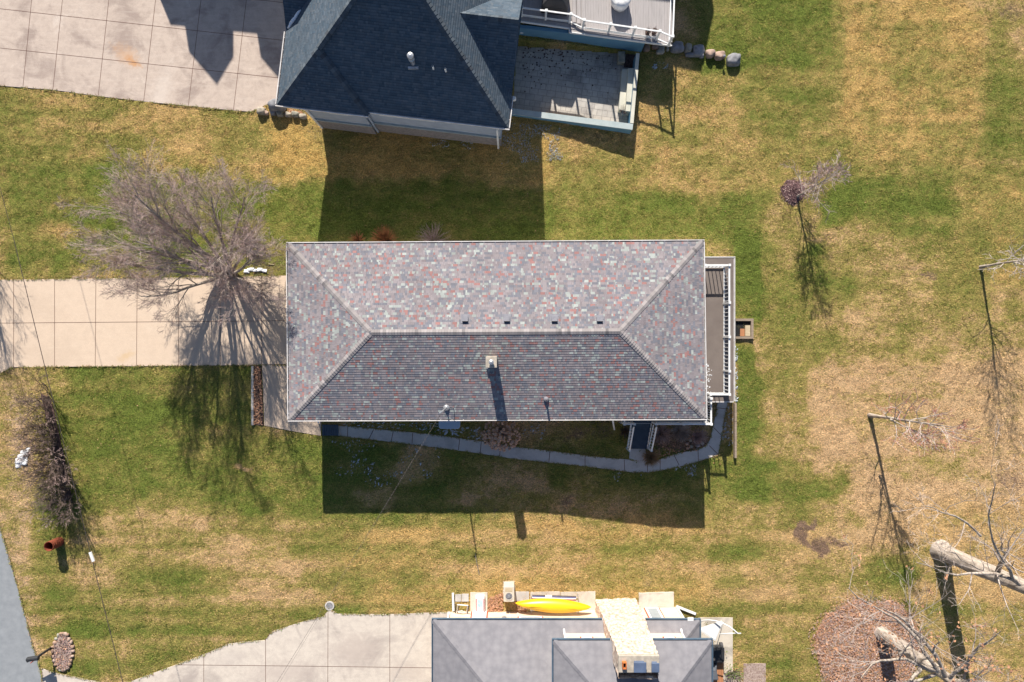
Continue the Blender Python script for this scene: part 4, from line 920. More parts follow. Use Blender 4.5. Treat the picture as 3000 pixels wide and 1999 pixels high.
for (px, py, w, h, z, lb, mi) in BR:
    q = G(px, py); mb = MB(); mb.rock((q.x, q.y, q.z+z*.3), (w*.0125, h*.0125, z), rockrng.random()*9, 3, .24); o = mb.build('boulder', M['rock%d' % mi], loc=tuple(q), smooth=True); tag(o, lb, 'boulder', 'boulders in the line below the deck')
for (px, py, lb) in ((2050, 123, 'black path light with round head behind the dark boulders'), (2134, 149, 'black path light next to the last blue grey boulder')):
    q = P(px, py, .5); g_ = T(q.x, q.y); t = thing('path_light', (q.x, q.y, g_), lb, 'garden light', 'path lights behind the boulders')
    mb = MB(); mb.tube([(q.x, q.y, g_-.1), (q.x, q.y, g_+.5)], .02, 6); mb.build('pole', M['black'], t); mb = MB(); mb.lathe(q.x, q.y, [(.05, g_+.4), (.09, g_+.5), (.08, g_+.54), (.02, g_+.57)], 12); mb.build('lamp_head', M['vent'], t)

# ------------------------------------------------------------------ SOUTH HOUSE (bottom)
sh = thing('house', R(250, 900, 0), 'cream two storey house with plain grey roofs and red window trim', 'house')
ZL, ZU = 2.5, 4.9
a = P(1269, 1817, ZL); b = P(2049, 1819, ZL); far = -24.0; tp = .42
mb = MB(); k = 9.5
nwc, nec = Vector((a.x, a.y, ZL)), Vector((b.x, a.y-.02, ZL)); hw = 5.6
r0_ = Vector((a.x+hw, a.y-hw, ZL+hw*tp)); r1_ = Vector((b.x-hw, a.y-hw, ZL+hw*tp)); swc = Vector((a.x, a.y-2*hw, ZL)); sec = Vector((b.x, a.y-2*hw, ZL))
shingle_face(mb, nec, nwc, r0_, r1_, th=.008); shingle_face(mb, nwc, swc, r0_, r0_, th=.008); shingle_face(mb, sec, nec, r1_, r1_, th=.008); shingle_face(mb, swc, sec, r1_, r0_, th=.008)
lr = mb.build('roof', M['roof_south'], sh)
mb = MB(); n1, n2, n3 = nrm(nec, nwc, r0_), nrm(nwc, swc, r0_), nrm(sec, nec, r1_)
cap_part(lr, M['roof_south'], nwc, r0_, n1, n2, w=.16, step=.2); cap_part(lr, M['roof_south'], nec, r1_, n1, n3, w=.16, step=.2)
a2_ = P(1622, 1877, ZU); b2 = P(2084, 1879, ZU); hu = 3.9
u0, u1 = Vector((a2_.x, a2_.y, ZU)), Vector((b2.x, a2_.y, ZU)); v0 = Vector((a2_.x+hu, a2_.y-hu, ZU+hu*tp)); v1 = Vector((b2.x-hu, a2_.y-hu, ZU+hu*tp)); w0_, w1_ = Vector((u0.x, u0.y-2*hu, ZU)), Vector((u1.x, u0.y-2*hu, ZU))
mb = MB(); shingle_face(mb, u1, u0, v0, v1, th=.008); shingle_face(mb, u0, w0_, v0, v0, th=.008); shingle_face(mb, w1_, u1, v1, v1, th=.008); shingle_face(mb, w0_, w1_, v1, v0, th=.008)
ur = mb.build('upper_roof', M['roof_south'], sh)
mb = MB(); n1, n2, n3 = nrm(u1, u0, v0), nrm(u0, w0_, v0), nrm(w1_, u1, v1); cap_part(ur, M['roof_south'], u0, v0, n1, n2, w=.16, step=.2); cap_part(ur, M['roof_south'], u1, v1, n1, n3, w=.16, step=.2)
gd_ = [M['gutter_dark'], M['gutter_dark']]
CX = lambda z: (cbx0+(ctx0-cbx0)*z/6.75-.06, cbx1+(ctx1-cbx1)*z/6.75+.06)
cbx0, cbx1, ctx0, ctx1 = P(1745, 0, 0).x, P(1868, 0, 0).x, P(1813, 0, 6.75).x, P(1929, 0, 6.75).x
gutter('gutter', nwc-Vector((.08, 0, 0)), Vector((CX(2.5)[0], nwc.y, ZL)), (0, 1, 0), sh, gd_, w=.09); gutter('gutter', Vector((CX(2.5)[1], nwc.y, ZL)), nec+Vector((.08, 0, 0)), (0, 1, 0), sh, gd_, w=.09); gutter('gutter', swc, nwc, (-1, 0, 0), sh, gd_, w=.09); gutter('gutter', sec, nec, (1, 0, 0), sh, gd_, w=.09)
gutter('gutter', u0-Vector((.08, 0, 0)), Vector((CX(4.9)[0], u0.y, ZU)), (0, 1, 0), sh, gd_, w=.09); gutter('gutter', Vector((CX(4.9)[1], u0.y, ZU)), u1+Vector((.08, 0, 0)), (0, 1, 0), sh, gd_, w=.09); gutter('gutter', w0_, u0, (-1, 0, 0), sh, gd_, w=.09); gutter('gutter', w1_, u1, (1, 0, 0), sh, gd_, w=.09)
mb = MB(); mb.prism([(nwc.x, nwc.y), (nec.x, nec.y), (sec.x, sec.y), (swc.x, swc.y)], ZL-.13, ZL-.1); mb.prism([(u0.x, u0.y), (u1.x, u1.y), (w1_.x, w1_.y), (w0_.x, w0_.y)], ZU-.13, ZU-.1); mb.build('soffit', M['white'], sh)
wy = P(1500, 1792, 0).y; wx0 = P(1318, 1792).x; wx1 = G(1983, 1794).x; 
mb = MB(); mb.box(wx0, swc.y, -1.5, wx1, wy, ZL-.14); uy = R(0, 797).y
ux0, ux1 = R(140, 0).x, R(465, 0).x; mb.box(ux0, w0_.y+.5, ZL-.5, ux1, uy, ZU-.14); mb.build('wall', M['siding_cream'], sh)
def win(x0, x1, z0, z1, y, trim=.07, fr_=.12, bottom=True, glass=True, mat=None):
    m = MB(); m.box(x0-trim, y+.002, z0-(trim if bottom else 0), x1+trim, y+.03, z1+trim); w = m.build('window', M['red'], sh)
    m = MB(); m.box(x0, y+.031, z0, x1, y+.05, z1); m.build('frame', M['white'], w)
    if glass: m = MB(); m.box(x0+fr_, y+.051, z0+fr_, x1-fr_, y+.055, z1-fr_); m.build('pane', M['glass'], w)
X = lambda px, z=0: P(px, 1000, z).x
win(X(1520, .9), X(1588, .9), .84, 2.1, wy, bottom=True)
win(X(1893, .1)+.03, X(1933, .1)+.03, -.5, 2.0, wy, bottom=False)
win(X(1703, 3.3), X(1734, 3.3), 3.32, 4.4, uy); win(X(1945, 3.3), X(1975, 3.3), 3.32, 4.4, uy)
m = MB(); m.box(X(1385, 0)-.08, wy+.002, -.05, X(1426, 0)+.08, wy+.03, 2.15); dr = m.build('door', M['red'], sh); m = MB(); m.box(X(1385, 0), wy+.031, -.05, X(1426, 0), wy+.06, 2.08); m.build('door_panel', M['white'], dr)
for (px, py0, z0, py1, z1) in ((1658, 1852, 4.4, 1852, 2.95), (2012, 1852, 4.4, 1852, 2.95)):
    q = R((px-1500)*.9, 792); m = MB(); m.beam((q.x, uy+.06, ZU-.2), (q.x, uy+.06, 3.0), .09, .08); m.beam((q.x, uy+.06, 3.0), (q.x-.02, uy+.28, 2.86), .09, .06); m.build('downspout', M['white'], sh)
m = MB(); q = G(1984, 1793); m.beam((wx1-.05, wy+.06, ZL-.2), (wx1-.05, wy+.06, q.z+.15), .09, .08); q2 = G(2038, 1799, .1); m.beam((wx1-.05, wy+.08, q.z+.12), tuple(q2), .13, .1); m.build('downspout', M['white'], sh)
m = MB(); m.box(X(2013, 2.4), nwc.y-.04, ZL-.02, X(2030, 2.4), nwc.y+.14, ZL+.03); m.build('gutter_outlet', M['white'], sh)
m = MB(); q = P(1327, 1738, 0); q2 = P(1331, 1812, 0); m.beam((wx0-.02, wy+.1, .4), (wx0+.02, wy+.1, ZL-.2), .1, .08); m.build('downspout', M['white'], sh)
# big stone chimney: base at (1745..1868,1761), top (1813..1930,1925)
ZC2 = 7.0
def chim_pt(px, py, z): return P(px, py, z)
cb0, cb1 = P(1745, 1762, 0), P(1868, 1762, 0); ct0, ct1 = P(1813, 1926, ZC2-.25), P(1929, 1926, ZC2-.25)
m = MB(); NZ, NXc = 60, 26; vs = []; dpt = 1.15
rc = random.Random(9)
for i in range(NZ+1):
    t = i/NZ; z = -.6+(ZC2-.26+.6)*t; tt = max(0, z/(ZC2-.25)); xa = cb0.x+(ct0.x-cb0.x)*tt; xb = cb1.x+(ct1.x-cb1.x)*tt; yn = cb0.y+(ct0.y-cb0.y)*tt+.12*min(1, tt*3)
    per = [(xa+(xb-xa)*j/NXc, yn) for j in range(NXc+1)]+[(xb, yn-dpt*j/8) for j in range(1, 9)]+[(xb-(xb-xa)*j/6, yn-dpt) for j in range(1, 7)]+[(xa, yn-dpt+dpt*j/8) for j in range(1, 8)]
    for (x, y) in per:
        v_ = Vector((x*3.2, y*3.2, z*4.5)); c_ = mnoise.cell_vector(v_+Vector((mnoise.noise(v_*.7), mnoise.noise(v_*.7+Vector((9, 9, 9))), 0))*.8)
        vs.append((x+(c_.x-.5)*.07, y+(c_.y-.5)*.10+mnoise.noise(v_*2)*.03, z))
n = len(per); fs = [(i*n+j, i*n+(j+1) % n, (i+1)*n+(j+1) % n, (i+1)*n+j) for i in range(NZ) for j in range(n)]
m.add(vs, [f[::-1] for f in fs]); chim = m.build('chimney', M['brick_chim'], sh)
q0, q1 = P(1812, 1921, ZC2), P(1932, 1972, ZC2); m = MB(); m.box(q0.x, q1.y, ZC2-.2, q1.x, q0.y, ZC2); m.build('chimney_crown', M['cap_conc'], chim, bevel=.03)
def flue(px0, py0, px1, py1, z1, mat, hollow):
    a, b = P(px0, py0, z1), P(px1, py1, z1); m = MB()
    if hollow:
        t = .04; m.box(a.x, b.y, ZC2, b.x, b.y+t, z1); m.box(a.x, a.y-t, ZC2, b.x, a.y, z1); m.box(a.x, b.y+t+.001, ZC2, a.x+t, a.y-t-.001, z1); m.box(b.x-t, b.y+t+.001, ZC2, b.x, a.y-t-.001, z1); m.box(a.x+t+.001, b.y+t+.001, ZC2+.01, b.x-t-.001, a.y-t-.001, z1-.12, 1)
        m.build('flue', [mat, M['dark']], chim)
    else:
        m.box(a.x+.06, b.y+.06, ZC2, b.x-.06, a.y-.06, z1-.08); m.box(a.x, b.y, z1-.079, b.x, a.y, z1); m.build('flue_hood', mat, chim, bevel=.02)
flue(1824, 1942, 1836, 1962, ZC2+.2, M['terracotta'], True); flue(1857, 1942, 1894, 1972, ZC2+.35, M['navy_metal'], False); flue(1909, 1944, 1932, 1971, ZC2+.35, M['navy_metal'], False)

# things along the north wall of the south house
def pad(name, px0, py0, px1, py1, h, mat, kind='structure'):
    a, b = G(px0, py0), G(px1, py1); m = MB(); z = min(a.z, b.z); zt = (a.z+b.z)/2+h; m.prism([(a.x, a.y), (a.x, b.y), (b.x, b.y), (b.x, a.y)], [z-.2]*4, [a.z+h, a.z+h, b.z+h, b.z+h]); o = m.build(name, mat); tag(o, kind=kind); return o
pad('concrete_pad', 1378, 1736, 1428, 1795, .06, M['conc_pad']); pad('concrete_pad', 1871, 1737, 1973, 1796, .10, M['conc_pad'])
pad('patio_slab', 2046, 1809, 2146, 1999, .05, M['conc_pad']); pad('paver', 1334, 1741, 1351, 1762, .05, M['conc_walk']); pad('paver', 1352.5, 1740, 1373, 1762, .05, M['conc_walk'])
pad('stone_strip', 1508, 1733, 1550, 1760, .045, M['conc_walk']); pad('stone_strip', 1554, 1734, 1640, 1792, .05, M['conc_pad']); pad('stone_strip', 1642, 1735, 1744, 1792, .045, M['conc_pad'])
pad('brick_patch', 2178, 1944, 2243, 2040, .03, M['gravel'])
# kayak
KZ = .75; ka, kb = P(1510, 1771, KZ), P(1733, 1783, KZ)
ky = thing('kayak', (ka+kb)/2-Vector((0, 0, .3)), 'yellow kayak lying upside down on a rack along the cream wall', 'kayak')
m = MB(); ax = (kb-ka); ln = ax.length; ux = ax.normalized(); vy = Vector((-ux.y, ux.x, 0)); N = 28; vs = []; Q = 14
for i in range(N+1):
    t = i/N; s_ = math.sin(math.pi*t); w = .40*(s_**.72 if s_ > 0 else 0)*(1.0 if t < .5 else 1.0)+.012; hgt = .30*(s_**.35 if s_ > 0 else 0)+.02; rise = .10*abs(2*t-1)**3
    c = ka+ux*ln*t
    for j in range(Q):
        th = 2*math.pi*j/Q; x_ = math.cos(th); z_ = math.sin(th)
        zz_ = (z_ if z_ > 0 else z_*.35)*hgt
        if z_ > .9: zz_ += .03
        q = c+vy*x_*w+Vector((0, 0, zz_-.12-rise)); vs.append(tuple(q))
m.add(vs, [(i*Q+j, (i+1)*Q+j, (i+1)*Q+(j+1) % Q, i*Q+(j+1) % Q) for i in range(N) for j in range(Q)]); m.build('hull', M['yellow'], ky, smooth=True)
m = MB(); c = (ka+kb)/2; m.beam(c-ux*1.9+Vector((0, 0, .2)), c+ux*1.9+Vector((0, 0, .2)), .03, .02); m.build('keel_strip', M['yellow'], ky)
rk = thing('rack', P(1622, 1775, 0), 'thin metal rack that holds the yellow kayak', 'rack')
for px in (1556, 1692):
    q = P(px, 1775, 0); m = MB(); m.beam((q.x, q.y-.5, .3), (q.x, q.y+.75, .3), .03, .03); m.beam((q.x, q.y+.7, -.1), (q.x, q.y+.7, .5), .03, .03); m.beam((q.x, q.y-.45, -.1), (q.x, q.y-.45, .55), .03, .03); m.build('bracket', M['metal'], rk)
pm = [M['cable'], M['white'], simple('oar_red', (.35, .06, .05)), simple('oar_blue', (.05, .08, .3))]
for k, (py, mi, lb) in enumerate(((1744, 0, 'dark'), (1747.5, 3, 'blue'), (1751, 1, 'white'), (1755, 2, 'red'))):
    a, b = P(1559, py, .5), P(1688, py+4, .5); m = MB(); m.tube([a, b], .028, 8); m.tube([a.lerp(b, .3), a.lerp(b, .45)], .032, 8, 1)
    o = m.build('pole', [pm[mi], pm[1]], loc=tuple(a)); tag(o, '%s pole in the bundle lying beside the yellow kayak' % lb, 'pole', 'poles beside the kayak')
# condenser
ac = thing('air_conditioner', P(1491, 1742, 0), 'tan air conditioner condenser with a round fan by the cream wall', 'air conditioner')
a, b = P(1475, 1719, .85), P(1507, 1764, .85); m = MB(); m.prism(rrect(a.x, b.y, b.x, a.y, .07, 3), .0, .85); m.build('cabinet', M['tan_metal'], ac, bevel=.02)
c = ((a.x+b.x)/2, b.y+.32); m = MB(); m.lathe(c[0], c[1], [(.24, .852), (.24, .87), (.2, .87), (.2, .853)], 24); m.lathe(c[0], c[1], [(.19, .852), (.19, .856)], 24, 1); m.build('fan_guard', [M['tan_metal'], M['vent']], ac)
m = MB(); m.lathe(c[0], c[1], [(.07, .858), (.07, .9)], 12)
for k in range(8): t = k*math.pi/4; m.beam((c[0]+.07*math.cos(t), c[1]+.07*math.sin(t), .872), (c[0]+.2*math.cos(t), c[1]+.2*math.sin(t), .872), .012, .01)
m.build('fan', M['metal'], ac)
m = MB(); m.box(a.x+.1, a.y-.3, .852, b.x-.12, a.y-.09, .86); m.build('label_plate', M['wood_pale'], ac)
m = MB(); m.box(a.x-.05, b.y-.05, -.05, b.x+.05, a.y+.03, -.0); m.build('base', M['conc_pad'], ac)
em = thing('electric_meter', P(1476, 1788, 1.0), 'grey electric meter on the cream wall below the air conditioner', 'meter'); q = Vector((P(1478, 1790, 0).x, wy, 0))
m = MB(); m.box(q.x-.12, wy+.002, 1.0, q.x+.12, wy+.12, 1.5); m.build('box', M['vent'], em); m = MB(); m.tube([(q.x, wy+.12, 1.3), (q.x, wy+.24, 1.3)], .09, 14); m.build('dial', M['metal'], em)
m = MB(); m.tube([(q.x, wy+.05, 1.5), (q.x, wy+.05, 2.3)], .025, 6); m.tube([(q.x+.3, wy+.05, .2), (q.x+.35, wy+.06, 1.1), (q.x+.7, wy+.05, 1.3)], .012, 5); m.build('conduit', M['white'], em)
# packed air bed / cushion bag on the pad by the door
cb = thing('cushion_pack', G(1403, 1765, .06), 'plastic wrapped cushion pack with a blue picture on the pad before the red framed door', 'package')
a, b = P(1393, 1744, .3), P(1420, 1795, .3); m = MB(); m.prism(rrect(a.x, b.y, b.x, a.y, .08, 3), .065, .3); m.build('bag', M['white'], cb, bevel=.05)
m = MB(); m.box(a.x+.02, b.y+.08, .302, a.x+.09, a.y-.22, .31); m.box(b.x-.09, b.y+.08, .302, b.x-.02, a.y-.22, .31); m.build('cushion_edge', simple('cushion_pink', (.55, .25, .25)), cb)
m = MB(); m.box(a.x+.14, b.y+.3, .302, b.x-.13, a.y-.25, .308); m.build('picture', simple('picture_blue', (.25, .40, .75), (.5, .65, .9), 9), cb)
# folded bicycle carrier
bc = thing('bike_rack', G(1356, 1785), 'folded white and black bicycle carrier leaning on the wall beside the door', 'bicycle carrier')
m = MB(); z = .35
pA, pB, pC, pD = P(1341, 1772, .7), P(1370, 1774, .7), P(1366, 1800, .3), P(1338, 1797, .3)
m.tube([pD, pA, pB, pC], .03, 7); m.tube([pA.lerp(pD, .8), P(1354, 1790, .6), pB.lerp(pC, .8)], .022, 6); m.build('frame', M['white'], bc)
m = MB(); m.tube([P(1336, 1770, .75), P(1334, 1798, .2)], .03, 6); m.tube([P(1373, 1776, .75), P(1369, 1803, .2)], .035, 6); m.tube([P(1338, 1805, .05), P(1345, 1775, .7)], .025, 6); m.build('arm', M['black'], bc)
m = MB(); a = P(1327, 1738, .15); b = P(1330, 1778, .15); m.beam(a, P(1328.5, 1790, .15), .12, .1); o = m.build('downspout_extension', M['white'], loc=tuple(a)); tag(o, 'white downspout extension lying by the west end of the cream wall', 'downspout')
# white curved stand with hanging slatted seat
hs = thing('hammock_stand', G(2095, 1850), 'white curved metal stand holding a folded slatted seat, on the slab behind the bottom house', 'swing stand')
def arc(pts, r, par, nm='frame', mat=None, n=8): m = MB(); m.tube(pts, r, n); return m.build(nm, mat or M['white_metal'], par, smooth=True)
crv = []
for i in range(15):
    t = i/14; a = (2035, 1828); ctrl = (2110, 1785); b = (2170, 1856)
    px = (1-t)**2*a[0]+2*t*(1-t)*ctrl[0]+t*t*b[0]; py = (1-t)**2*a[1]+2*t*(1-t)*ctrl[1]+t*t*b[1]
    z = .1+1.75*math.sin(math.pi*min(1, .05+.6*t+.25*t*t)) ; crv.append(P(px, py, z))
# simpler and truer: the arc rises from the ground behind the seat to a tip in the east
crv = [P(x, y, z) for (x, y, z) in ((2030, 1832, .0), (2048, 1822, .5), (2062, 1818, .85), (2078, 1817, 1.15), (2095, 1819, 1.4), (2115, 1825, 1.62), (2135, 1835, 1.75), (2150, 1846, 1.82), (2161, 1856, 1.85), (2171, 1856, 1.87))]
arc(crv, .035, hs); arc([P(2107, 1858, 1.55), P(2162, 1855, 1.83)], .028, hs, 'strut'); arc([P(2118, 1824, 1.6), P(2112, 1850, .4), P(2096, 1905, -.4)], .02, hs, 'leg'); 
m = MB(); s0_, s1_, s2_ = P(2050, 1846, 1.15), P(2116, 1823, 1.3), P(2094, 1876, 1.2)
m.beam(s0_, s1_, .16, .05); m.beam(s1_, s2_, .07, .05); m.beam(s0_, s2_, .05, .05); m.build('seat_frame', M['white'], hs)
m = MB()
for k in range(1, 12):
    t = k/12.5; A_, B_ = s0_.lerp(s1_, t), s0_.lerp(s2_, t); A_, B_ = s1_.lerp(s0_, t), s1_.lerp(s2_, t) if False else s2_.lerp(s0_, t); 
    A_ = s0_.lerp(s1_, t); B_ = s2_.lerp(s1_, t); m.beam(A_+Vector((0, 0, .03)), B_+Vector((0, 0, .03)), .10, .02)
m.build('slat', M['white'], hs)
# black garden tractor seat unit / pedal cart
pc = thing('ride_on_mower', G(2108, 1930), 'black ride on mower parked on the slab behind the bottom house', 'ride on mower')
q = P(2100, 1930, .5); z0 = T(q.x, q.y)
m = MB(); a, b = P(2078, 1906, .3), P(2130, 1953, .3); m.prism(rrect(a.x, b.y, b.x, a.y, .14, 4), z0+.22, z0+.62); m.build('body', M['black'], pc, bevel=.05)
m = MB(); c0 = P(2098, 1932, .9); m.prism(rrect(c0.x-.22, c0.y-.3, c0.x+.12, c0.y+.3, .1, 3), z0+.63, z0+.85); m.prism(rrect(c0.x-.22, c0.y-.36, c0.x+.12, c0.y-.22, .05, 3), z0+.851, z0+1.1); m.build('seat', M['black_cover'], pc, bevel=.03)
m = MB(); sc = P(2114, 1913, 1.0); ring = [Vector((sc.x+.19*math.cos(t), sc.y+.13*math.sin(t), z0+1.2+.08*math.sin(t))) for t in [k*math.pi/9 for k in range(19)]]; m.tube(ring, .02, 6); m.tube([(sc.x, sc.y, z0+1.2), (sc.x, sc.y-.1, z0+.6)], .02, 6); m.beam(ring[0], ring[9], .025, .02); m.build('steering_wheel', M['black'], pc)
for (dx, dy) in ((-.42, -.4), (.45, -.4), (-.4, .36), (.43, .36)):
    m = MB(); c = (a+b)/2; m.tube([(c.x+dx-.08, c.y+dy, z0+.2), (c.x+dx+.08, c.y+dy, z0+.2)], .2, 16); m.build('wheel', M['black_cover'], pc)
m = MB(); q0, q1 = P(2084, 1952, .35), P(2132, 2080, .35); xx = q0.x
while xx < q1.x-.1: m.box(xx, q1.y, z0+.05, xx+.13, q0.y, z0+.24); xx += .14
o = m.build('wooden_deck', M['wood_warm'], loc=(q0.x, q0.y, z0)); tag(o, 'small reddish wooden deck beside the bottom house', 'deck')
cg = thing('grill', P(2095, 1990, .3), 'grill under a grey cover on the small reddish deck', 'grill'); q = P(2094, 1992, .9); m = MB()
m.add([(q.x-.55, q.y-.45, z0+.25), (q.x+.55, q.y-.45, z0+.25), (q.x+.55, q.y+.35, z0+.25), (q.x-.55, q.y+.35, z0+.25), (q.x-.5, q.y-.4, z0+1.0), (q.x+.45, q.y-.4, z0+.95), (q.x+.3, q.y+.25, z0+.9), (q.x-.5, q.y+.3, z0+1.1)], [(0, 1, 5, 4), (1, 2, 6, 5), (2, 3, 7, 6), (3, 0, 4, 7), (4, 5, 6, 7)]); m.build('cover', M['tarp'], cg, bevel=.08)
rng = random.Random(23)
t = thing('shrub', G(2148, 1965), 'straggly dry shrub with a few green leaves beside the small reddish deck', 'shrub'); q = G(2146, 1975); m = MB(); twigs(m, tuple(q), 150, .7, .75, rng, .012); m.build('stems', M['twig_grey'], t)
m = MB()
for _ in range(160):
    c = Vector(q)+Vector((rng.gauss(0, .28), rng.gauss(.25, .4), rng.uniform(.2, .7))); s = rng.uniform(.03, .07); a_ = rng.uniform(0, 3); m.add([tuple(c+Vector((math.cos(a_)*s, math.sin(a_)*s, 0))), tuple(c+Vector((-math.sin(a_)*s*.5, math.cos(a_)*s*.5, .02))), tuple(c-Vector((math.cos(a_)*s, math.sin(a_)*s, 0))), tuple(c-Vector((-math.sin(a_)*s*.5, math.cos(a_)*s*.5, 0)))], [(0, 1, 2, 3)])
tag(m.build('leaves', M['green_leaf'], t), kind='stuff')

# ------------------------------------------------------------------ street side: mailbox, culvert pipe, ringed bed, drain
mbx_ = thing('mailbox', G(148, 1898), 'black mailbox on a leaning dark post at the edge of the road', 'mailbox'); g0 = P(150, 1898, 0)
m = MB(); m.beam((g0.x, g0.y, -.1), (g0.x, g0.y, 1.0), .1, .1); m.beam((g0.x+.05, g0.y, .95), (g0.x-.72, g0.y-.36, .98), .1, .08); m.build('post', M['black'], mbx_)
m = MB(); c = P(97, 1930, 1.15); ux = Vector((-.97, -.13, 0)).normalized(); vx = Vector((-ux.y, ux.x, 0)); vs = []; Q = 12
for i, (t, s) in enumerate(((-.34, .8), (-.32, 1), (.30, 1), (.33, .9))):
    for j in range(Q):
        th = 2*math.pi*j/Q; z = math.sin(th)*.15; w = math.cos(th)*.13*(1 if z > 0 else 1.1); z = z if z > 0 else z*.7; vs.append(tuple(c+ux*t+vx*w*s+Vector((0, 0, z*s))))
m.add(vs, [(i*Q+j, i*Q+(j+1) % Q, (i+1)*Q+(j+1) % Q, (i+1)*Q+j) for i in range(3) for j in range(Q)]+[tuple(range(Q))[::-1], tuple(3*Q+j for j in range(Q))]); m.build('box', M['black'], mbx_, smooth=False)
m = MB(); m.beam(c+ux*.0+vx*.14+Vector((0, 0, .0)), c+ux*.0+vx*.14+Vector((0, 0, .25)), .02, .04); m.build('flag', M['red'], mbx_)
cp = thing('rusty_pipe', G(175, 1588), 'rusty corrugated steel pipe standing on end in the lawn near the road', 'pipe')
g0 = P(175, 1587, 0); m = MB(); n = 24; prof = [(.27+.012*math.sin(k*1.3), -.1+1.06*k/30) for k in range(31)]; m.lathe(g0.x, g0.y, prof[:-1]+[(.28, .96), (.255, .965), (.25, .9), (.25, .15)], n); m.build('shell', M['rust'], cp)
m = MB(); m.lathe(g0.x, g0.y, [(.24, .2), (.24, .22)], n); m.build('soil_inside', M['dark'], cp)
# ringed bed
bd = thing('flower_bed', G(186, 1908), 'oval bed ringed with tan edging stones beside the mailbox', 'flower bed')
c = G(186, 1908); rx, ry = .52, 1.04; m = MB(); m.prism([(c.x+rx*math.cos(t), c.y+ry*math.sin(t)) for t in [k*.2618 for k in range(24)]], -.05, .09); m.build('soil', M['gravel'], bd)
rb = random.Random(4); ml = MB()
for _ in range(420):
    a_ = rb.uniform(0, 6.28); k_ = math.sqrt(rb.random()); c_ = Vector((c.x+rx*k_*math.cos(a_), c.y+ry*k_*math.sin(a_), .1+rb.uniform(0, .05))); t = rb.uniform(0, 6.28); q_l = rb.uniform(.02, .07); u_ = Vector((math.cos(t), math.sin(t), rb.uniform(-.4, .6)))*q_l; v_ = Vector((-math.sin(t), math.cos(t), rb.uniform(-.4, .4)))*q_l*.5
    ml.add([tuple(c_+u_), tuple(c_+v_), tuple(c_-u_), tuple(c_-v_)], [(0, 1, 2, 3)], rb.choice((0, 1, 2, 2)))
tag(ml.build('dead_leaves', [M['leaf_pink'], M['mulch'], M['twig_pink']], bd), kind='stuff')
for k in range(24):
    t = k*.2618; x, y = c.x+(rx+.05)*math.cos(t), c.y+(ry+.05)*math.sin(t); m = MB(); m.rock((x+rb.uniform(-.04, .04), y+rb.uniform(-.04, .04), .06), (rb.uniform(.08, .15), rb.uniform(.08, .15), .09), k*1.3, 2, .3); m.build('edging_stone', M['rock%d' % rb.choice([1, 1, 4, 3])], bd, smooth=True)
dr = thing('drain', G(965, 1776), 'round drain with a pale concrete rim at the edge of the bottom driveway', 'drain'); q = G(966, 1775); m = MB(); m.lathe(q.x, q.y, [(.27, -.05), (.27, .05), (.2, .055), (.2, .0)], 24); m.build('rim', M['conc_walk'], dr); m = MB(); m.lathe(q.x, q.y, [(.195, -.02), (.195, .035)], 24); m.build('grate', M['rock2'], dr)
# stick / pale hose stake on the lawn
m = MB(); m.tube([G(1392, 1622, .05), G(1397, 1650, .09), G(1404, 1684, .04)], .02, 5); o = m.build('white_stake', M['cable_white'], loc=tuple(G(1392, 1622))); tag(o, 'thin pale stick lying on the lawn above the bottom house', 'stick')
m = MB(); m.beam(tuple(G(787, 773, .04)), tuple(G(803, 776, .04)), .03, .03); o = m.build('stick', M['wood_pale'], loc=tuple(G(787, 773))); tag(o, 'short bare stick on the dry grass by the north west corner of the middle house', 'stick')

# mulch bed beside driveway
m = MB(); m.prism(g2([(740, 1071), (766, 1071), (773, 1246), (741, 1246)]), -.05, .05); tag(m.build('mulch_bed', M['mulch']), kind='structure')
bd2 = MB(); 
for k in range(8):
    y0_ = 1073+k*21.7; a = G(741, y0_); b = G(741, y0_+20.5); bd2.box(a.x-.06, b.y, -.02, a.x+.07, a.y, .12)
o = bd2.build('stone_edging', M['conc_walk'], loc=tuple(G(741, 1160))); tag(o, 'straight grey block edging on the west side of the driveway mulch bed', 'edging')

# ------------------------------------------------------------------ trees
def grow(out, p, d, Ln, r, lvl, cfg, rng):
    n = cfg['seg'][lvl]; jit = cfg['jit'][lvl]; pts = [p]; dirs = [d]; rads = [r]
    for i in range(n):
        d = (d + Vector((rng.gauss(0, jit), rng.gauss(0, jit), rng.gauss(0, jit)*.6+cfg['up'][lvl]))).normalized()
        p = p+d*(Ln/n); pts.append(p); dirs.append(d); rads.append(max(cfg['rmin'], r*(1-(i+1)/n*cfg['tap'][lvl])))
    out[lvl].append((pts, rads))
    if lvl+1 < len(cfg['seg']):
        for k in range(cfg['nch'][lvl]):
            t = cfg['t0'][lvl]+(1-cfg['t0'][lvl])*((k+rng.random())/cfg['nch'][lvl]); f = t*n; i = min(n-1, int(f)); f -= i
            q = pts[i].lerp(pts[i+1], f); dd = dirs[i+1]; a = rng.uniform(0, 6.283); o = dd.orthogonal().normalized(); o2 = dd.cross(o)
            an = math.radians(cfg['ang'][lvl]*rng.uniform(.6, 1.35)); nd = dd*math.cos(an)+(o*math.cos(a)+o2*math.sin(a))*math.sin(an)
            grow(out, q, nd.normalized(), Ln*cfg['lf'][lvl]*rng.uniform(.65, 1.15)*(1.15-.55*t), max(cfg['rmin'], rads[i]*cfg['rf'][lvl]), lvl+1, cfg, rng)
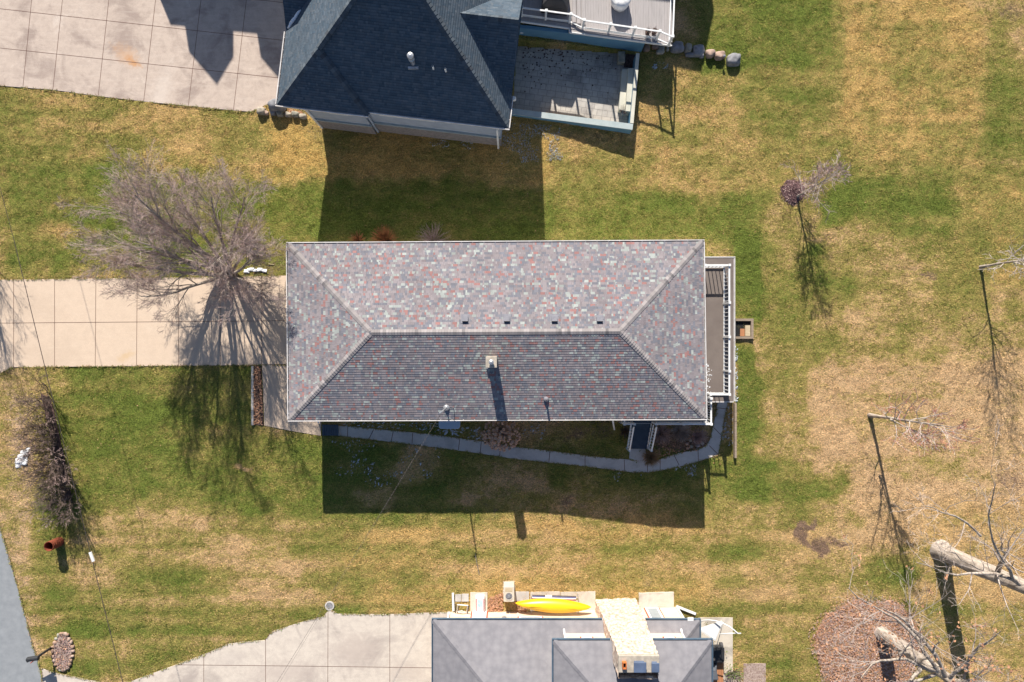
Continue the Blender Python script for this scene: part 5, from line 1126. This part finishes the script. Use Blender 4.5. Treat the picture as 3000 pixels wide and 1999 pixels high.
def tree(name, base, label, group, stems, cfg, mt, mw, seed, split=1, sides=(8, 5, 3, 3, 3), cat='tree', tipmat=None):
    rng = random.Random(seed); t = thing(name, base, label, cat, group); out = [[] for _ in cfg['seg']]
    for (off, d, Ln, r, *lv) in stems: grow(out, Vector(base)+Vector(off), Vector(d).normalized(), Ln, r, lv[0] if lv else 0, cfg, rng)
    m = MB()
    for l in range(0, split+1):
        for pts, rads in out[l]:
            if l == 0: rads = [rads[0]*1.45, *rads[1:]]
            m.tube(pts, rads, sides[l], cap=False)
    if sides[0] > 12:
        m.v = [tuple(Vector(v)+mnoise.noise_vector(Vector((v[0]*2.2, v[1]*2.2, v[2]*.7)))*.07+mnoise.noise_vector(Vector((v[0]*7, v[1]*7, v[2]*2)))*.025) for v in m.v]
    m.build('trunk', mt, t, smooth=True)
    m = MB()
    for l in range(split+1, len(out)):
        tip = 1 if (tipmat and l == len(out)-1) else 0
        for pts, rads in out[l]: m.tube(pts, rads, sides[l], tip, cap=False)
    m.build('crown', [mw, tipmat] if tipmat else mw, t)
    return t, out
# big many stemmed tree by the driveway
base = G(668, 806)
cfg = dict(seg=[8, 6, 4, 3, 2], jit=[.07, .09, .12, .16, .2], up=[.02, .03, .02, .0, .0], nch=[10, 8, 7, 4], t0=[.30, .2, .12, .1], ang=[30, 30, 32, 34], lf=[.50, .56, .58, .62], rf=[.42, .5, .6, .6], tap=[.75, .85, .8, .7, .6], rmin=.0042)
st_ = []; rng = random.Random(77)
for k, (azd, tl, Lk, rk_) in enumerate(((100, 8, 8.0, .15), (75, 30, 6.4, .12), (110, 34, 6.6, .12), (145, 30, 6.8, .13), (180, 36, 6.8, .12), (165, 46, 6.2, .1), (205, 42, 6.6, .12), (235, 36, 6.0, .11), (275, 40, 5.2, .08), (320, 42, 5.0, .09), (355, 38, 5.2, .1), (28, 38, 5.4, .1), (50, 20, 7.2, .13), (220, 16, 7.6, .14), (330, 14, 7.0, .12))):
    az, tl = math.radians(azd), math.radians(tl); st_.append(((math.cos(az)*.2, math.sin(az)*.2, -.1), (math.sin(tl)*math.cos(az)+.10, math.sin(tl)*math.sin(az)+.26, math.cos(tl)), Lk*rng.uniform(.92, 1.05), rk_))
tree('bare_tree', base, 'large bare tree with many spreading grey stems beside the middle driveway', None, st_, cfg, M['bark_pale'], M['twig_grey'], 5, split=1, tipmat=M['twig_mauve'])
# small ornamental tree in mulch ring
base = G(2335, 577)
cfgs = dict(seg=[7, 5, 3, 2], jit=[.03, .14, .2, .2], up=[.05, .07, .04, .02], nch=[28, 8, 5], t0=[.14, .12, .1], ang=[62, 42, 40], lf=[.38, .5, .55], rf=[.42, .6, .7], tap=[.85, .75, .7, .6], rmin=.0075)
tree('small_tree', base, 'small bare tree standing in a round mulch ring', 'young bare trees', [((0, 0, -.1), (.02, .0, 1), 4.6, .065)], cfgs, M['twig_white'], M['twig_white'], 8, split=0, tipmat=M['twig_pink'])
m = MB(); q = G(2324, 561); rr_ = random.Random(6); NR, NA = 9, 36
for i in range(NR+1):
    for k in range(NA):
        R_ = .80*(1+.06*math.sin(3*k*.1745)+.03*math.sin(7*k*.1745))*i/NR; x, y = q.x+R_*math.cos(k*.1745), q.y+R_*math.sin(k*.1745); m.v.append((x+rr_.uniform(-.02, .02), y+rr_.uniform(-.02, .02), q.z+.12-.16*(i/NR)**3+rr_.uniform(-.03, .03)))
for i in range(NR):
    for k in range(NA): m.f.append((i*NA+k, (i+1)*NA+k, (i+1)*NA+(k+1) % NA, i*NA+(k+1) % NA)); m.mi.append(0)
mr_ = thing('mulch_ring', tuple(q), 'round dark mulch ring under the small bare tree', 'mulch ring'); m.build('soil', M['mulch_red'], mr_)
m = MB()
for _ in range(700):
    a_ = rr_.uniform(0, 6.28); R_ = .84*math.sqrt(rr_.random()); c = Vector((q.x+R_*math.cos(a_), q.y+R_*math.sin(a_), q.z+rr_.uniform(.08, .16)-.1*(R_/.8)**3)); t = rr_.uniform(0, 6.28); s_ = rr_.uniform(.02, .05); u_ = Vector((math.cos(t), math.sin(t), rr_.uniform(-.4, .4)))*s_; v_ = Vector((-math.sin(t), math.cos(t), rr_.uniform(-.4, .4)))*s_*.5
    m.add([tuple(c+u_), tuple(c+v_), tuple(c-u_), tuple(c-v_)], [(0, 1, 2, 3)], rr_.choice((0, 0, 0, 1)))
tag(m.build('bark_chips', [M['mulch_red'], M['twig_mauve']], mr_), kind='stuff')
# leaning pale tree at the right edge
base = G(2873, 783)
cfg2 = dict(cfgs, nch=[22, 7, 4], lf=[.40, .5, .5], t0=[.33, .15, .1])
tree('small_tree', base, 'slender pale tree with whitish branches at the right edge of the picture', 'young bare trees', [((0, 0, -.1), (.0, .02, 1), 6.0, .085)], cfg2, M['bark_pale'], M['twig_white'], 15, split=0)
# red twigged tree
base = G(2547, 1217)
cfg3 = dict(cfgs, nch=[20, 6, 4], lf=[.40, .48, .5], t0=[.26, .2, .15], ang=[46, 42, 40], up=[.0, .04, .03, .02])
tree('small_tree', base, 'slender young tree with pale trunk and red twig tips on the tan lawn', 'young bare trees', [((0, 0, -.1), (.10, -.02, 1), 6.8, .105), ((.05, 0, 2.2), (.36, -.35, 1), 3.0, .05)], cfg3, M['bark_pale'], M['twig_white'], 21, split=0, tipmat=M['twig_red'])
# huge trunks
def bigtree(px, py, d, Ln, r, label, seed, cfg, lean_pts=None):
    base = G(px, py); lm = []
    for (x0, y0, z0, x1, y1, z1, rr) in (lean_pts or []):
        A_, B_ = P(x0, y0, z0), P(x1, y1, z1); lm.append((A_-base, B_-A_, (B_-A_).length*1.12, rr, 1))
    t, out = tree('large_tree', base, label, 'large old trees at the lower right', [((0, 0, -.2), d, Ln, r)]+lm, cfg, M['bark_pale'], M['twig_grey'], seed, split=1, sides=(22, 8, 4, 3, 3)); return t, out
cfgb = dict(seg=[26, 9, 5, 4, 3], jit=[.016, .13, .2, .2, .22], up=[0, .02, .02, .02, .0], nch=[7, 6, 5, 3], t0=[.35, .2, .2, .15], ang=[62, 46, 44, 42], lf=[.42, .5, .52, .55], rf=[.34, .5, .5, .55], tap=[.62, .85, .8, .7, .6], rmin=.0055)
T5, out5 = bigtree(2755, 1612, (-.02, -.01, 1), 13.0, .52, 'large old tree whose thick pale trunk leans out of the right edge', 31, cfgb, [(2985, 1712, 7.6, 2835, 1520, 9.6, .10), (2870, 1570, 9, 2730, 1430, 10.5, .06), (2985, 1712, 7.6, 2850, 1400, 11.0, .08), (3020, 1725, 8.2, 2960, 1470, 11.5, .08), (2935, 1690, 7.0, 2790, 1570, 8.4, .05)])
T6, out6 = bigtree(2578, 1853, (.03, .05, 1), 10.5, .44, 'large old tree with a thick pale trunk rising from the brown leaf bed', 37, dict(cfgb), [(2745, 1965, 6.1, 2590, 1730, 8.6, .11), (2745, 1965, 6.1, 2450, 1880, 8.2, .10), (2765, 1980, 6.6, 2770, 1730, 9.6, .12), (2740, 1975, 6.0, 2600, 2010, 7.5, .09), (2780, 1985, 7, 2880, 1850, 9.6, .10), (2800, 2000, 7.4, 2970, 1960, 9.6, .10)])
rng = random.Random(8); m = MB()
for pts, rads in random.Random(2).sample(out6[3], min(320, len(out6[3]))):
    if rng.random() < .6:
        for _ in range(3):
            c = pts[-1]+Vector((rng.gauss(0, .1), rng.gauss(0, .1), rng.gauss(0, .08))); s = rng.uniform(.05, .09); a_ = rng.uniform(0, 6.28); u_ = Vector((math.cos(a_), math.sin(a_), rng.uniform(-.5, .5)))*s; v_ = Vector((-math.sin(a_), math.cos(a_), rng.uniform(-.5, .5)))*s*.6; m.add([tuple(c+u_), tuple(c+v_), tuple(c-u_), tuple(c-v_)], [(0, 1, 2, 3)])
tag(m.build('dry_leaves', M['leaf_dry'], T6), kind='stuff')
# leaf bed
bc_ = G(2543, 1892); m = MB(); NR, NA = 26, 70; rr_ = random.Random(12)
for i in range(NR+1):
    for j in range(NA):
        t = 2*math.pi*j/NA; R_ = (3.15+.18*math.sin(3*t)+.1*math.sin(7*t+1))*i/NR; R_ *= 1+.035*mnoise.noise(Vector((math.cos(t)*4, math.sin(t)*4, 1)))*3; x, y = bc_.x+R_*math.cos(t), bc_.y-.35+R_*1.05*math.sin(t)
        m.v.append((x, y, T(x, y)+.02+.15*(1-(i/NR)**2)+rr_.uniform(-.025, .025)*(1 if i < NR-1 else 0)-(.09 if i == NR else 0)))
for i in range(NR):
    for j in range(NA): m.f.append((i*NA+j, (i+1)*NA+j, (i+1)*NA+(j+1) % NA, i*NA+(j+1) % NA)); m.mi.append(0)
tag(m.build('leaf_bed', M['leaf_mat']), kind='structure')
def leafquads(m, pts, smin, smax, rng, mis=(0,)):
    for c in pts:
        s = rng.uniform(smin, smax); a_ = rng.uniform(0, 6.28); u_ = Vector((math.cos(a_), math.sin(a_), rng.uniform(-.35, .35)))*s; v_ = Vector((-math.sin(a_), math.cos(a_), rng.uniform(-.35, .35)))*s*.6; k = Vector((0, 0, s*.25))
        m.add([tuple(c+u_), tuple(c+v_+k), tuple(c-u_), tuple(c-v_+k)], [(0, 1, 2, 3)], rng.choice(mis))
rng = random.Random(44); pts = []
for _ in range(15000):
    t = rng.uniform(0, 6.28); R_ = 3.12*math.sqrt(rng.random())*rng.choice([1, 1, 1, 1.05, 1.12])*(1+.05*math.sin(3*t)+.03*math.sin(7*t+1)); x, y = bc_.x+R_*math.cos(t), bc_.y-.35+R_*1.05*math.sin(t); pts.append(Vector((x, y, T(x, y)+rng.uniform(.05, .1)+.15*max(0, 1-(R_/3.2)**2))))
m = MB(); leafquads(m, pts, .025, .065, rng, (0, 1, 1, 2, 2, 3, 4))
for _ in range(1500):
    t = rng.uniform(0, 6.28); R_ = 3.2*math.sqrt(rng.random()); x, y = bc_.x+R_*math.cos(t), bc_.y-.35+R_*1.05*math.sin(t); a_ = rng.uniform(0, 3.14); l_ = rng.uniform(.1, .35); z_ = T(x, y)+.08+.15*max(0, 1-(R_/3.2)**2)
    m.tube([(x, y, z_), (x+l_*math.cos(a_), y+l_*math.sin(a_), z_+rng.uniform(-.05, .15))], .006, 3, 5, cap=False)
tag(m.build('fallen_leaves', [M['leaf_dry'], M['leaf_pink'], M['twig_mauve'], M['leaf_mat'], M['straw'], M['twig_white']]), 'deep brown leaf litter around the thick trunk', 'leaves', kind='stuff')
# street-side tree just outside the frame, whose shadow reaches the driveway
cfgo = dict(cfg, nch=[8, 5, 4, 3])
tree('bare_tree', G(-75, 590), 'bare tree just outside the left edge whose shadow falls on the driveway end', None, [((0, 0, -.1), (.05*k, .04*(k-2), 1), 5.5, .09) for k in range(4)], cfgo, M['bark_dark'], M['twig_grey'], 51, split=1)
# hedge of bare shrubs
rng = random.Random(19); hp = [(136, 1162), (150, 1222), (158, 1262), (168, 1305), (176, 1345), (184, 1388), (192, 1430), (200, 1470)]
cfgh = dict(seg=[3, 3, 2, 2], jit=[.12, .18, .2, .2], up=[.02, .03, .02, 0], nch=[5, 4, 3], t0=[.3, .2, .1], ang=[34, 36, 36], lf=[.5, .5, .5], rf=[.6, .6, .6], tap=[.6, .7, .7, .6], rmin=.005)
proto = None
def shrub_obj(seed):
    r2 = random.Random(seed); out = [[] for _ in range(4)]
    for k in range(17):
        az = r2.uniform(0, 6.28); tl = math.radians(r2.uniform(3, 36)); grow(out, Vector((math.cos(az)*.1, r2.gauss(0, .3), 0)), Vector((math.sin(tl)*math.cos(az), math.sin(tl)*math.sin(az), math.cos(tl))), r2.uniform(1.4, 2.5), .022, 0, cfgh, r2)
    m1, m2 = MB(), MB()
    for l in (0, 1):
        for p_, r_ in out[l]: m1.tube(p_, r_, 4, cap=False)
    for l in (2, 3):
        for p_, r_ in out[l]: m2.tube(p_, r_, 3, cap=False)
    return m1, m2
protos = []
for s in range(3):
    t = thing('bare_shrub', (0, 0, 0), 'dark twiggy bare shrub in the hedge row by the road', 'shrub', 'bare shrubs of the roadside hedge row')
    m1, m2 = shrub_obj(60+s); m1.build('stems', M['twig_black'], t); m2.build('twigs', M['twig_black'] if s != 1 else M['twig_mauve'], t); protos.append(t)
for i, (px, py) in enumerate(hp):
    q = G(px, py)
    if i < 3: o = protos[i]
    else:
        s = protos[i % 3]; o = s.copy(); C.objects.link(o)
        for chd in s.children: c_ = chd.copy(); C.objects.link(c_); c_.parent = o
    o.location = (q.x, q.y, 0); o.rotation_euler = (0, 0, math.pi*(i % 2)+.2*i); sc = 1.05 if 1 < i < 7 else .85; o.scale = (sc, sc, sc)
m = MB(); pts = [G(x, y) for x, y in hp]
L_ = [(-.35, .1), (.35, .1)]; vs = [(p_.x-.32, p_.y+.2) for p_ in pts]+[(p_.x+.3, p_.y-.1) for p_ in pts[::-1]]
m.prism(vs, -.05, .05); tag(m.build('hedge_soil', M['mulch']), kind='structure')
# hydrangea with dried flower heads
hy_ = thing('hydrangea', G(1468, 1268), 'large hydrangea covered in dried brown flower heads beside the walkway', 'shrub'); c = Vector((P(1468, 1262, .7).x, P(1468, 1272, .7).y, 0)); rng = random.Random(71)
m = MB(); heads = []
ball = MB(); ball.rock((0, 0, 0), (1, 1, .8), 3.3, 3, .25); hm = None; tries = 0
while len(heads) < 92 and tries < 4000:
    tries += 1; a_ = rng.uniform(0, 6.28); rr__ = math.sqrt(rng.random()); x = c.x+rr__*1.12*math.cos(a_); y = c.y+rr__*.98*math.sin(a_); z = .55+.95*(1-rr__**2)*rng.uniform(.75, 1.05); s = rng.uniform(.075, .125)
    if all((x-h[0])**2+(y-h[1])**2 > (.13)**2 for h in heads): heads.append((x, y, z, s))
for (x, y, z, s) in heads: m.tube([(c.x+(x-c.x)*.2, c.y+(y-c.y)*.2, 0), (c.x+(x-c.x)*.7, c.y+(y-c.y)*.7, z*.55), (x, y, z)], [.014, .01, .006], 4, cap=False)
m.build('stems', M['twig_mauve'], hy_)
for k, (x, y, z, s) in enumerate(heads):
    if hm is None:
        o = ball.build('flower_head', M['flower_dry'], hy_, smooth=True); me = o.data; hm = o
        w0 = wl[hy_.name]
        me.transform(Matrix.Translation(w0))   # centre the shared mesh
    else: o = hm.copy(); C.objects.link(o); o.parent = hy_
    o.location = (x-w0.x, y-w0.y, z-w0.z); o.scale = (s, s, s); o.rotation_euler = (0, 0, rng.uniform(0, 6))
# bed plants by the porch
for (px, py, n, h, r, mt, lb) in ((1905, 1338, 420, .55, .62, 'straw', 'clump of dry brown grass at the foot of the porch stairs'), (1935, 1270, 300, .5, .7, 'twig_mauve', 'reddish brown dead plant right of the porch stairs'), (1990, 1262, 320, .5, .75, 'twig_grey', 'grey dead perennial in the middle of the porch bed'),
                               (2045, 1280, 260, .5, .6, 'twig_mauve', 'tall dead perennial at the east end of the porch bed'), (2065, 1205, 260, .6, .5, 'twig_black', 'dark leafless bush between the porch and the curving walk'), (1830, 1262, 160, .45, .45, 'twig_black', 'low bare plant left of the porch stairs'),
                               (1132, 705, 420, 1.0, .85, 'orange_twig', 'bright orange brown shrub poking out behind the north gutter'), (1050, 706, 160, .6, .6, 'orange_twig', 'smaller orange shrub west of the bright orange one along the north wall'), (1270, 709, 200, .55, 1.2, 'twig_mauve', 'low mauve brown plants along the north wall')):
    q = G(px, py); t = thing('dead_plant', q, lb, 'plant'); m = MB(); twigs(m, tuple(q), n, h, r, random.Random(px), .011); m.build('stems', M[mt], t)
rs_ = random.Random(3)
for k, (px, py) in enumerate(((2022, 1290), (2034, 1284), (2044, 1306), (2025, 1308), (2012, 1300), (2056, 1298), (2014, 1312))):
    q = G(px, py); m = MB(); m.rock((q.x, q.y, q.z+.06), (.12, .11, .1), k*2.2, 2, .3); o = m.build('stone', M['rock%d' % (k % 5)], loc=tuple(q), smooth=True); tag(o, 'fist sized stone among the dead plants of the porch bed', 'stone', 'small stones in the porch bed')

# ------------------------------------------------------------------ wires
def wire(m, a, b, sag, r, dash=None, n=40):
    a, b = Vector(a), Vector(b); pts = [a.lerp(b, i/n)-Vector((0, 0, 4*sag*(i/n)*(1-i/n))) for i in range(n+1)]
    if dash:
        for i in range(n): m.tube([pts[i], pts[i+1]], r, 5, i % 2, cap=True)
    else: m.tube(pts, r, 5)
m = MB(); wire(m, MAST, P(805, 2010, 6.2), .5, .0075, True, 190); wire(m, MAST+Vector((.03, .03, 0)), P(813, 2010, 6.1), .55, .004, False, 60)
o = m.build('service_cable', [M['cable'], M['cable_white']], loc=tuple(MAST)); tag(o, 'twisted dark and white service cable running from the roof mast down across the lawn', 'cable')
m = MB(); A = P(-30, 470, 6.2); B = P(68, 820, 6.2); D = P(262, 1605, 6.2); E = P(410, 2200, 6.2)
wire(m, P(40, 700, 6.2), P(168, 1225, 6.15), 0, .017, None, 10); wire(m, P(-130, 60, 6.3), P(40, 700, 6.2), 0, .012, None, 10); wire(m, P(168, 1225, 6.15), P(262, 1608, 6.2), 0, .014, None, 10); wire(m, P(262, 1608, 6.2), P(390, 2120, 6.2), 0, .017, None, 20)
o = m.build('power_line', M['cable'], loc=tuple(P(168, 1225, 6.15))); tag(o, 'thin dark overhead line crossing the driveway end and the left lawn', 'cable')
m = MB(); m.tube([P(264, 1618, 6.2), P(274, 1645, 6.2)], .075, 8); o = m.build('cable_sleeve', M['white'], loc=tuple(P(268, 1630, 6.2))); tag(o, 'white sleeve on the thin overhead line near the hedge', 'cable sleeve')

# ------------------------------------------------------------------ snow and litter
def snowpile(px, py, blobs, label, seed):
    r_ = random.Random(seed); q = G(px, py); m = MB()
    for (dx, dy, rx, ry, h) in blobs: m.rock((q.x+dx, q.y+dy, q.z+.01), (rx, ry, h), r_.random()*9, 3, .55)
    o = m.build('snow_pile', M['snow'], loc=tuple(q), smooth=True); tag(o, label, 'snow')
snowpile(68, 1345, [(.12, .35, .3, .24, .14), (0, .05, .32, .3, .16), (-.2, -.15, .28, .22, .14), (.1, -.2, .22, .2, .12), (-.25, -.4, .2, .16, .1), (.3, .5, .15, .2, .08)], 'white lumpy snow pile on the verge left of the hedge', 3)
snowpile(748, 793, [(-.5, -.05, .2, .13, .08), (-.25, .06, .24, .12, .09), (.05, .0, .2, .1, .08), (.3, .05, .22, .12, .09), (.55, -.02, .16, .12, .08)], 'broken strip of snow beside the driveway under the large bare tree', 8)
def flecks(m, poly, n, smin, smax, rng, thr=.0, sc=.9, ori=None, asp=.35):
    pg = g2(poly); xs = [p_[0] for p_ in pg]; ys = [p_[1] for p_ in pg]; k = 0; c_ = 0
    X_ = np.random.RandomState(int(rng.random()*9999)); cand = X_.rand(n*12, 2); cx_ = min(xs)+(max(xs)-min(xs))*cand[:, 0]; cy_ = min(ys)+(max(ys)-min(ys))*cand[:, 1]
    ok = inpoly(cx_, cy_, pg) & (fbm(cx_, cy_, sc, 5, 3) > thr); idx = np.where(ok)[0][:n]
    for i in idx:
        x, y = float(cx_[i]), float(cy_[i]); z = T(x, y)+.05; s = rng.uniform(smin, smax); a_ = (ori if ori is not None else 0)+rng.gauss(0, .5); nn_ = 7; s *= rng.choice([.5, .7, 1, 1.3]); vs = []
        for j in range(nn_):
            t = 2*math.pi*j/nn_; rr__ = s*rng.uniform(.5, 1.1); u_, v_ = rr__*math.cos(t), rr__*asp*math.sin(t); vs.append((x+u_*math.cos(a_)-v_*math.sin(a_), y+u_*math.sin(a_)+v_*math.cos(a_), z-.03))
        vs.append((x, y, z+.02)); m.add(vs, [(j, (j+1) % nn_, nn_) for j in range(nn_)])
rng = random.Random(101); m = MB()
flecks(m, [(955, 1290), (1010, 1285), (1300, 1318), (1260, 1400), (1080, 1430), (960, 1400)], 230, .03, .10, rng, .04, 1.2, 1.2)
flecks(m, [(1000, 1236), (1290, 1236), (1290, 1272), (1130, 1256), (1005, 1246)], 170, .03, .10, rng, -.1, 1.5, .2)
flecks(m, [(1300, 1262), (1430, 1262), (1430, 1290), (1300, 1274)], 70, .04, .12, rng, -.1, 1.5, .5)
flecks(m, [(1280, 1255), (1410, 1250), (1410, 1262), (1290, 1272)], 40, .06, .14, rng, -.2, 1.5, 1.0)
flecks(m, [(1530, 1240), (1600, 1245), (1590, 1290), (1530, 1280)], 60, .04, .1, rng, 0, 1.5, .5)
flecks(m, [(1790, 1385), (2040, 1362), (2040, 1395), (1800, 1410)], 120, .03, .08, rng, 0, 1.5, 1.4)
flecks(m, [(1930, 1240), (2075, 1240), (2040, 1320), (1910, 1350)], 60, .03, .07, rng, 0, 1.5, .8)
flecks(m, [(2118, 1190), (2146, 1190), (2146, 1330), (2108, 1330)], 110, .03, .09, rng, -.05, 1.5, 1.0)
flecks(m, [(1250, 395), (1440, 405), (1400, 450), (1260, 430)], 90, .03, .07, rng, .02, 1.5, .6)
flecks(m, [(1470, 360), (1640, 370), (1650, 470), (1470, 480)], 1300, .02, .055, rng, -.05, 1.2, 1.3)
flecks(m, [(1915, 180), (1960, 185), (1950, 225), (1905, 220)], 40, .04, .1, rng, 0, 1.2, 1.3)
flecks(m, [(2154, 1000), (2162, 1000), (2160, 1180), (2154, 1180)], 60, .04, .09, rng, -.2, 1.5, 1.5)
tag(m.build('snow', M['snow_old']), 'thin melting snow flecks in the shaded grass', 'snow', kind='stuff')
m = MB(); A = P(2066, 1100, BZ); rng = random.Random(5)
for _ in range(70):
    px = 2067+abs(rng.gauss(0, 7)); py = rng.gauss(1105, 28); q = P(px, py, BZ+.003); s = rng.uniform(.012, .045); vs = [(q.x+s*rng.uniform(.5, 1)*math.cos(t), q.y+s*rng.uniform(.6, 1.4)*math.sin(t), BZ+.004) for t in [k*1.047 for k in range(6)]]; m.add(vs+[(q.x, q.y, BZ+.02)], [(j, (j+1) % 6, 6) for j in range(6)])
o = m.build('snow_patch', M['snow'], loc=tuple(A)); tag(o, 'sprinkle of snow on the brown balcony deck along the eave', 'snow')
# fallen leaves over the lawn
rng = random.Random(202); RS = np.random.RandomState(7); n = 16000; X_ = RS.uniform(-31, 31, n); Y_ = RS.uniform(-21, 21, n)
bad = np.zeros(n, bool)
for p_ in PAVED+[g2(PATIO)]: bad |= inpoly(X_, Y_, p_)
bad |= (X_ > SW_.x) & (X_ < SE.x) & (Y_ > SW_.y+.3) & (Y_ < NW.y-.3); cl = fbm(X_, Y_, .25, 91, 3)
dens = .10+.9*np.clip(cl*4, 0, 1)*.5+.35*((X_ > 12) & (X_ < 24) & (Y_ < 5)); keep = (~bad) & (RS.rand(n) < dens*.34)
pts = [Vector((float(x), float(y), T(x, y)+.045)) for x, y in zip(X_[keep], Y_[keep])]
m = MB(); leafquads(m, pts, .018, .045, rng, (0, 1, 1, 2)); tag(m.build('lawn_leaves', [M['leaf_dry'], M['leaf_pink'], M['leaf_pink']]), 'scattered pinkish brown leaves on the lawn', 'leaves', kind='stuff')
m = MB()
for (poly, n, mats) in (([(1382, 1740), (1475, 1720), (1475, 1792), (1428, 1792)], 0, 0), ([(1430, 1752), (1474, 1735), (1474, 1790), (1430, 1790)], 420, 0), ([(742, 1072), (766, 1072), (772, 1244), (742, 1244)], 420, 0), ([(1508, 1760), (1550, 1760), (1550, 1792), (1508, 1792)], 160, 0), ([(842, 320), (885, 328), (890, 338), (850, 335)], 120, 0),
                        ([(1910, 1230), (2075, 1230), (2040, 1320), (1910, 1340)], 380, 0)):
    if not n: continue
    pg = g2(poly); xs = [a[0] for a in pg]; ys = [a[1] for a in pg]; cx_ = RS.uniform(min(xs), max(xs), n*4); cy_ = RS.uniform(min(ys), max(ys), n*4); ok = np.where(inpoly(cx_, cy_, pg))[0][:n]
    leafquads(m, [Vector((float(cx_[i]), float(cy_[i]), T(cx_[i], cy_[i])+rng.uniform(.05, .12))) for i in ok], .03, .07, rng, (0, 1, 2))
tag(m.build('bed_leaves', [M['leaf_dry'], M['leaf_pink'], M['leaf_mat']]), 'dry leaves caught in the beds and beside the walls', 'leaves', kind='stuff')
m = MB(); rng = random.Random(9)
for _ in range(150):
    px = rng.uniform(1530, 1850) if rng.random() < .4 else 1530+abs(rng.gauss(0, 90)); py = 130+abs(rng.gauss(0, 45)) ; q = P(px, min(py+ (px-1500)*.11, 300), PT+.004); s = rng.uniform(.02, .07); vs = [(q.x+s*rng.uniform(.5, 1.2)*math.cos(t), q.y+s*rng.uniform(.5, 1.2)*math.sin(t), PT+.006) for t in [k*1.047 for k in range(6)]]; m.add(vs+[(q.x, q.y, PT+.03)], [(j, (j+1) % 6, 6) for j in range(6)])
tag(m.build('patio_litter', M['mulch']), 'wet dark leaf litter on the stamped patio', 'leaves', kind='stuff')

# tufts leaning over the edges of the paving
rng = random.Random(303); m = MB(); gm_ = [M['straw'], M['green_leaf'], simple('olive_blades', (.32, .27, .09), (.18, .16, .05))]
for poly, cnt, closed in ((DRIVE_MAIN, 0, 1), (DRIVE_NORTH, 0, 1), (DRIVE_SOUTH, 0, 1), (ROAD, 0, 1), (WALK_U, 0, 0), (WALK_L, 0, 0), (WALK2_U, 0, 0), (WALK2_L, 0, 0)):
    n_ = len(poly)
    for i in range(n_ if closed else n_-1):
        a_, b_ = poly[i], poly[(i+1) % n_]
        if max(a_[0], b_[0]) < -20 or min(a_[1], b_[1]) > 2010 or max(a_[1], b_[1]) < -20: continue
        if a_[0] > 880 and b_[0] > 880 and poly is DRIVE_MAIN: continue
        if a_[0] > 1390 and poly is DRIVE_SOUTH: continue
        ln_ = math.hypot(b_[0]-a_[0], b_[1]-a_[1])
        for _ in range(int(ln_*1.6)):
            t_ = rng.random(); px, py = a_[0]+(b_[0]-a_[0])*t_, a_[1]+(b_[1]-a_[1])*t_
            if not (-20 < px < 3020 and -20 < py < 2020): continue
            if mnoise.noise(Vector((px*.05, py*.05, 0))) < -.2: continue
            c_ = G(px+rng.gauss(0, 1.6), py+rng.gauss(0, 1.6), .05); h_ = rng.uniform(.02, .06); w_ = rng.uniform(.015, .05); an_ = rng.uniform(0, 6.28); u_ = Vector((math.cos(an_), math.sin(an_), 0)); v_ = Vector((-u_.y, u_.x, 0))
            m.add([tuple(c_-v_*w_*.5), tuple(c_+v_*w_*.5), tuple(c_+u_*w_*1.6+Vector((0, 0, h_)))], [(0, 1, 2)], rng.choice((0, 1, 2, 2)))
tag(m.build('edge_grass', gm_), 'ragged grass tufts overlapping the paving edges', 'grass', kind='stuff')
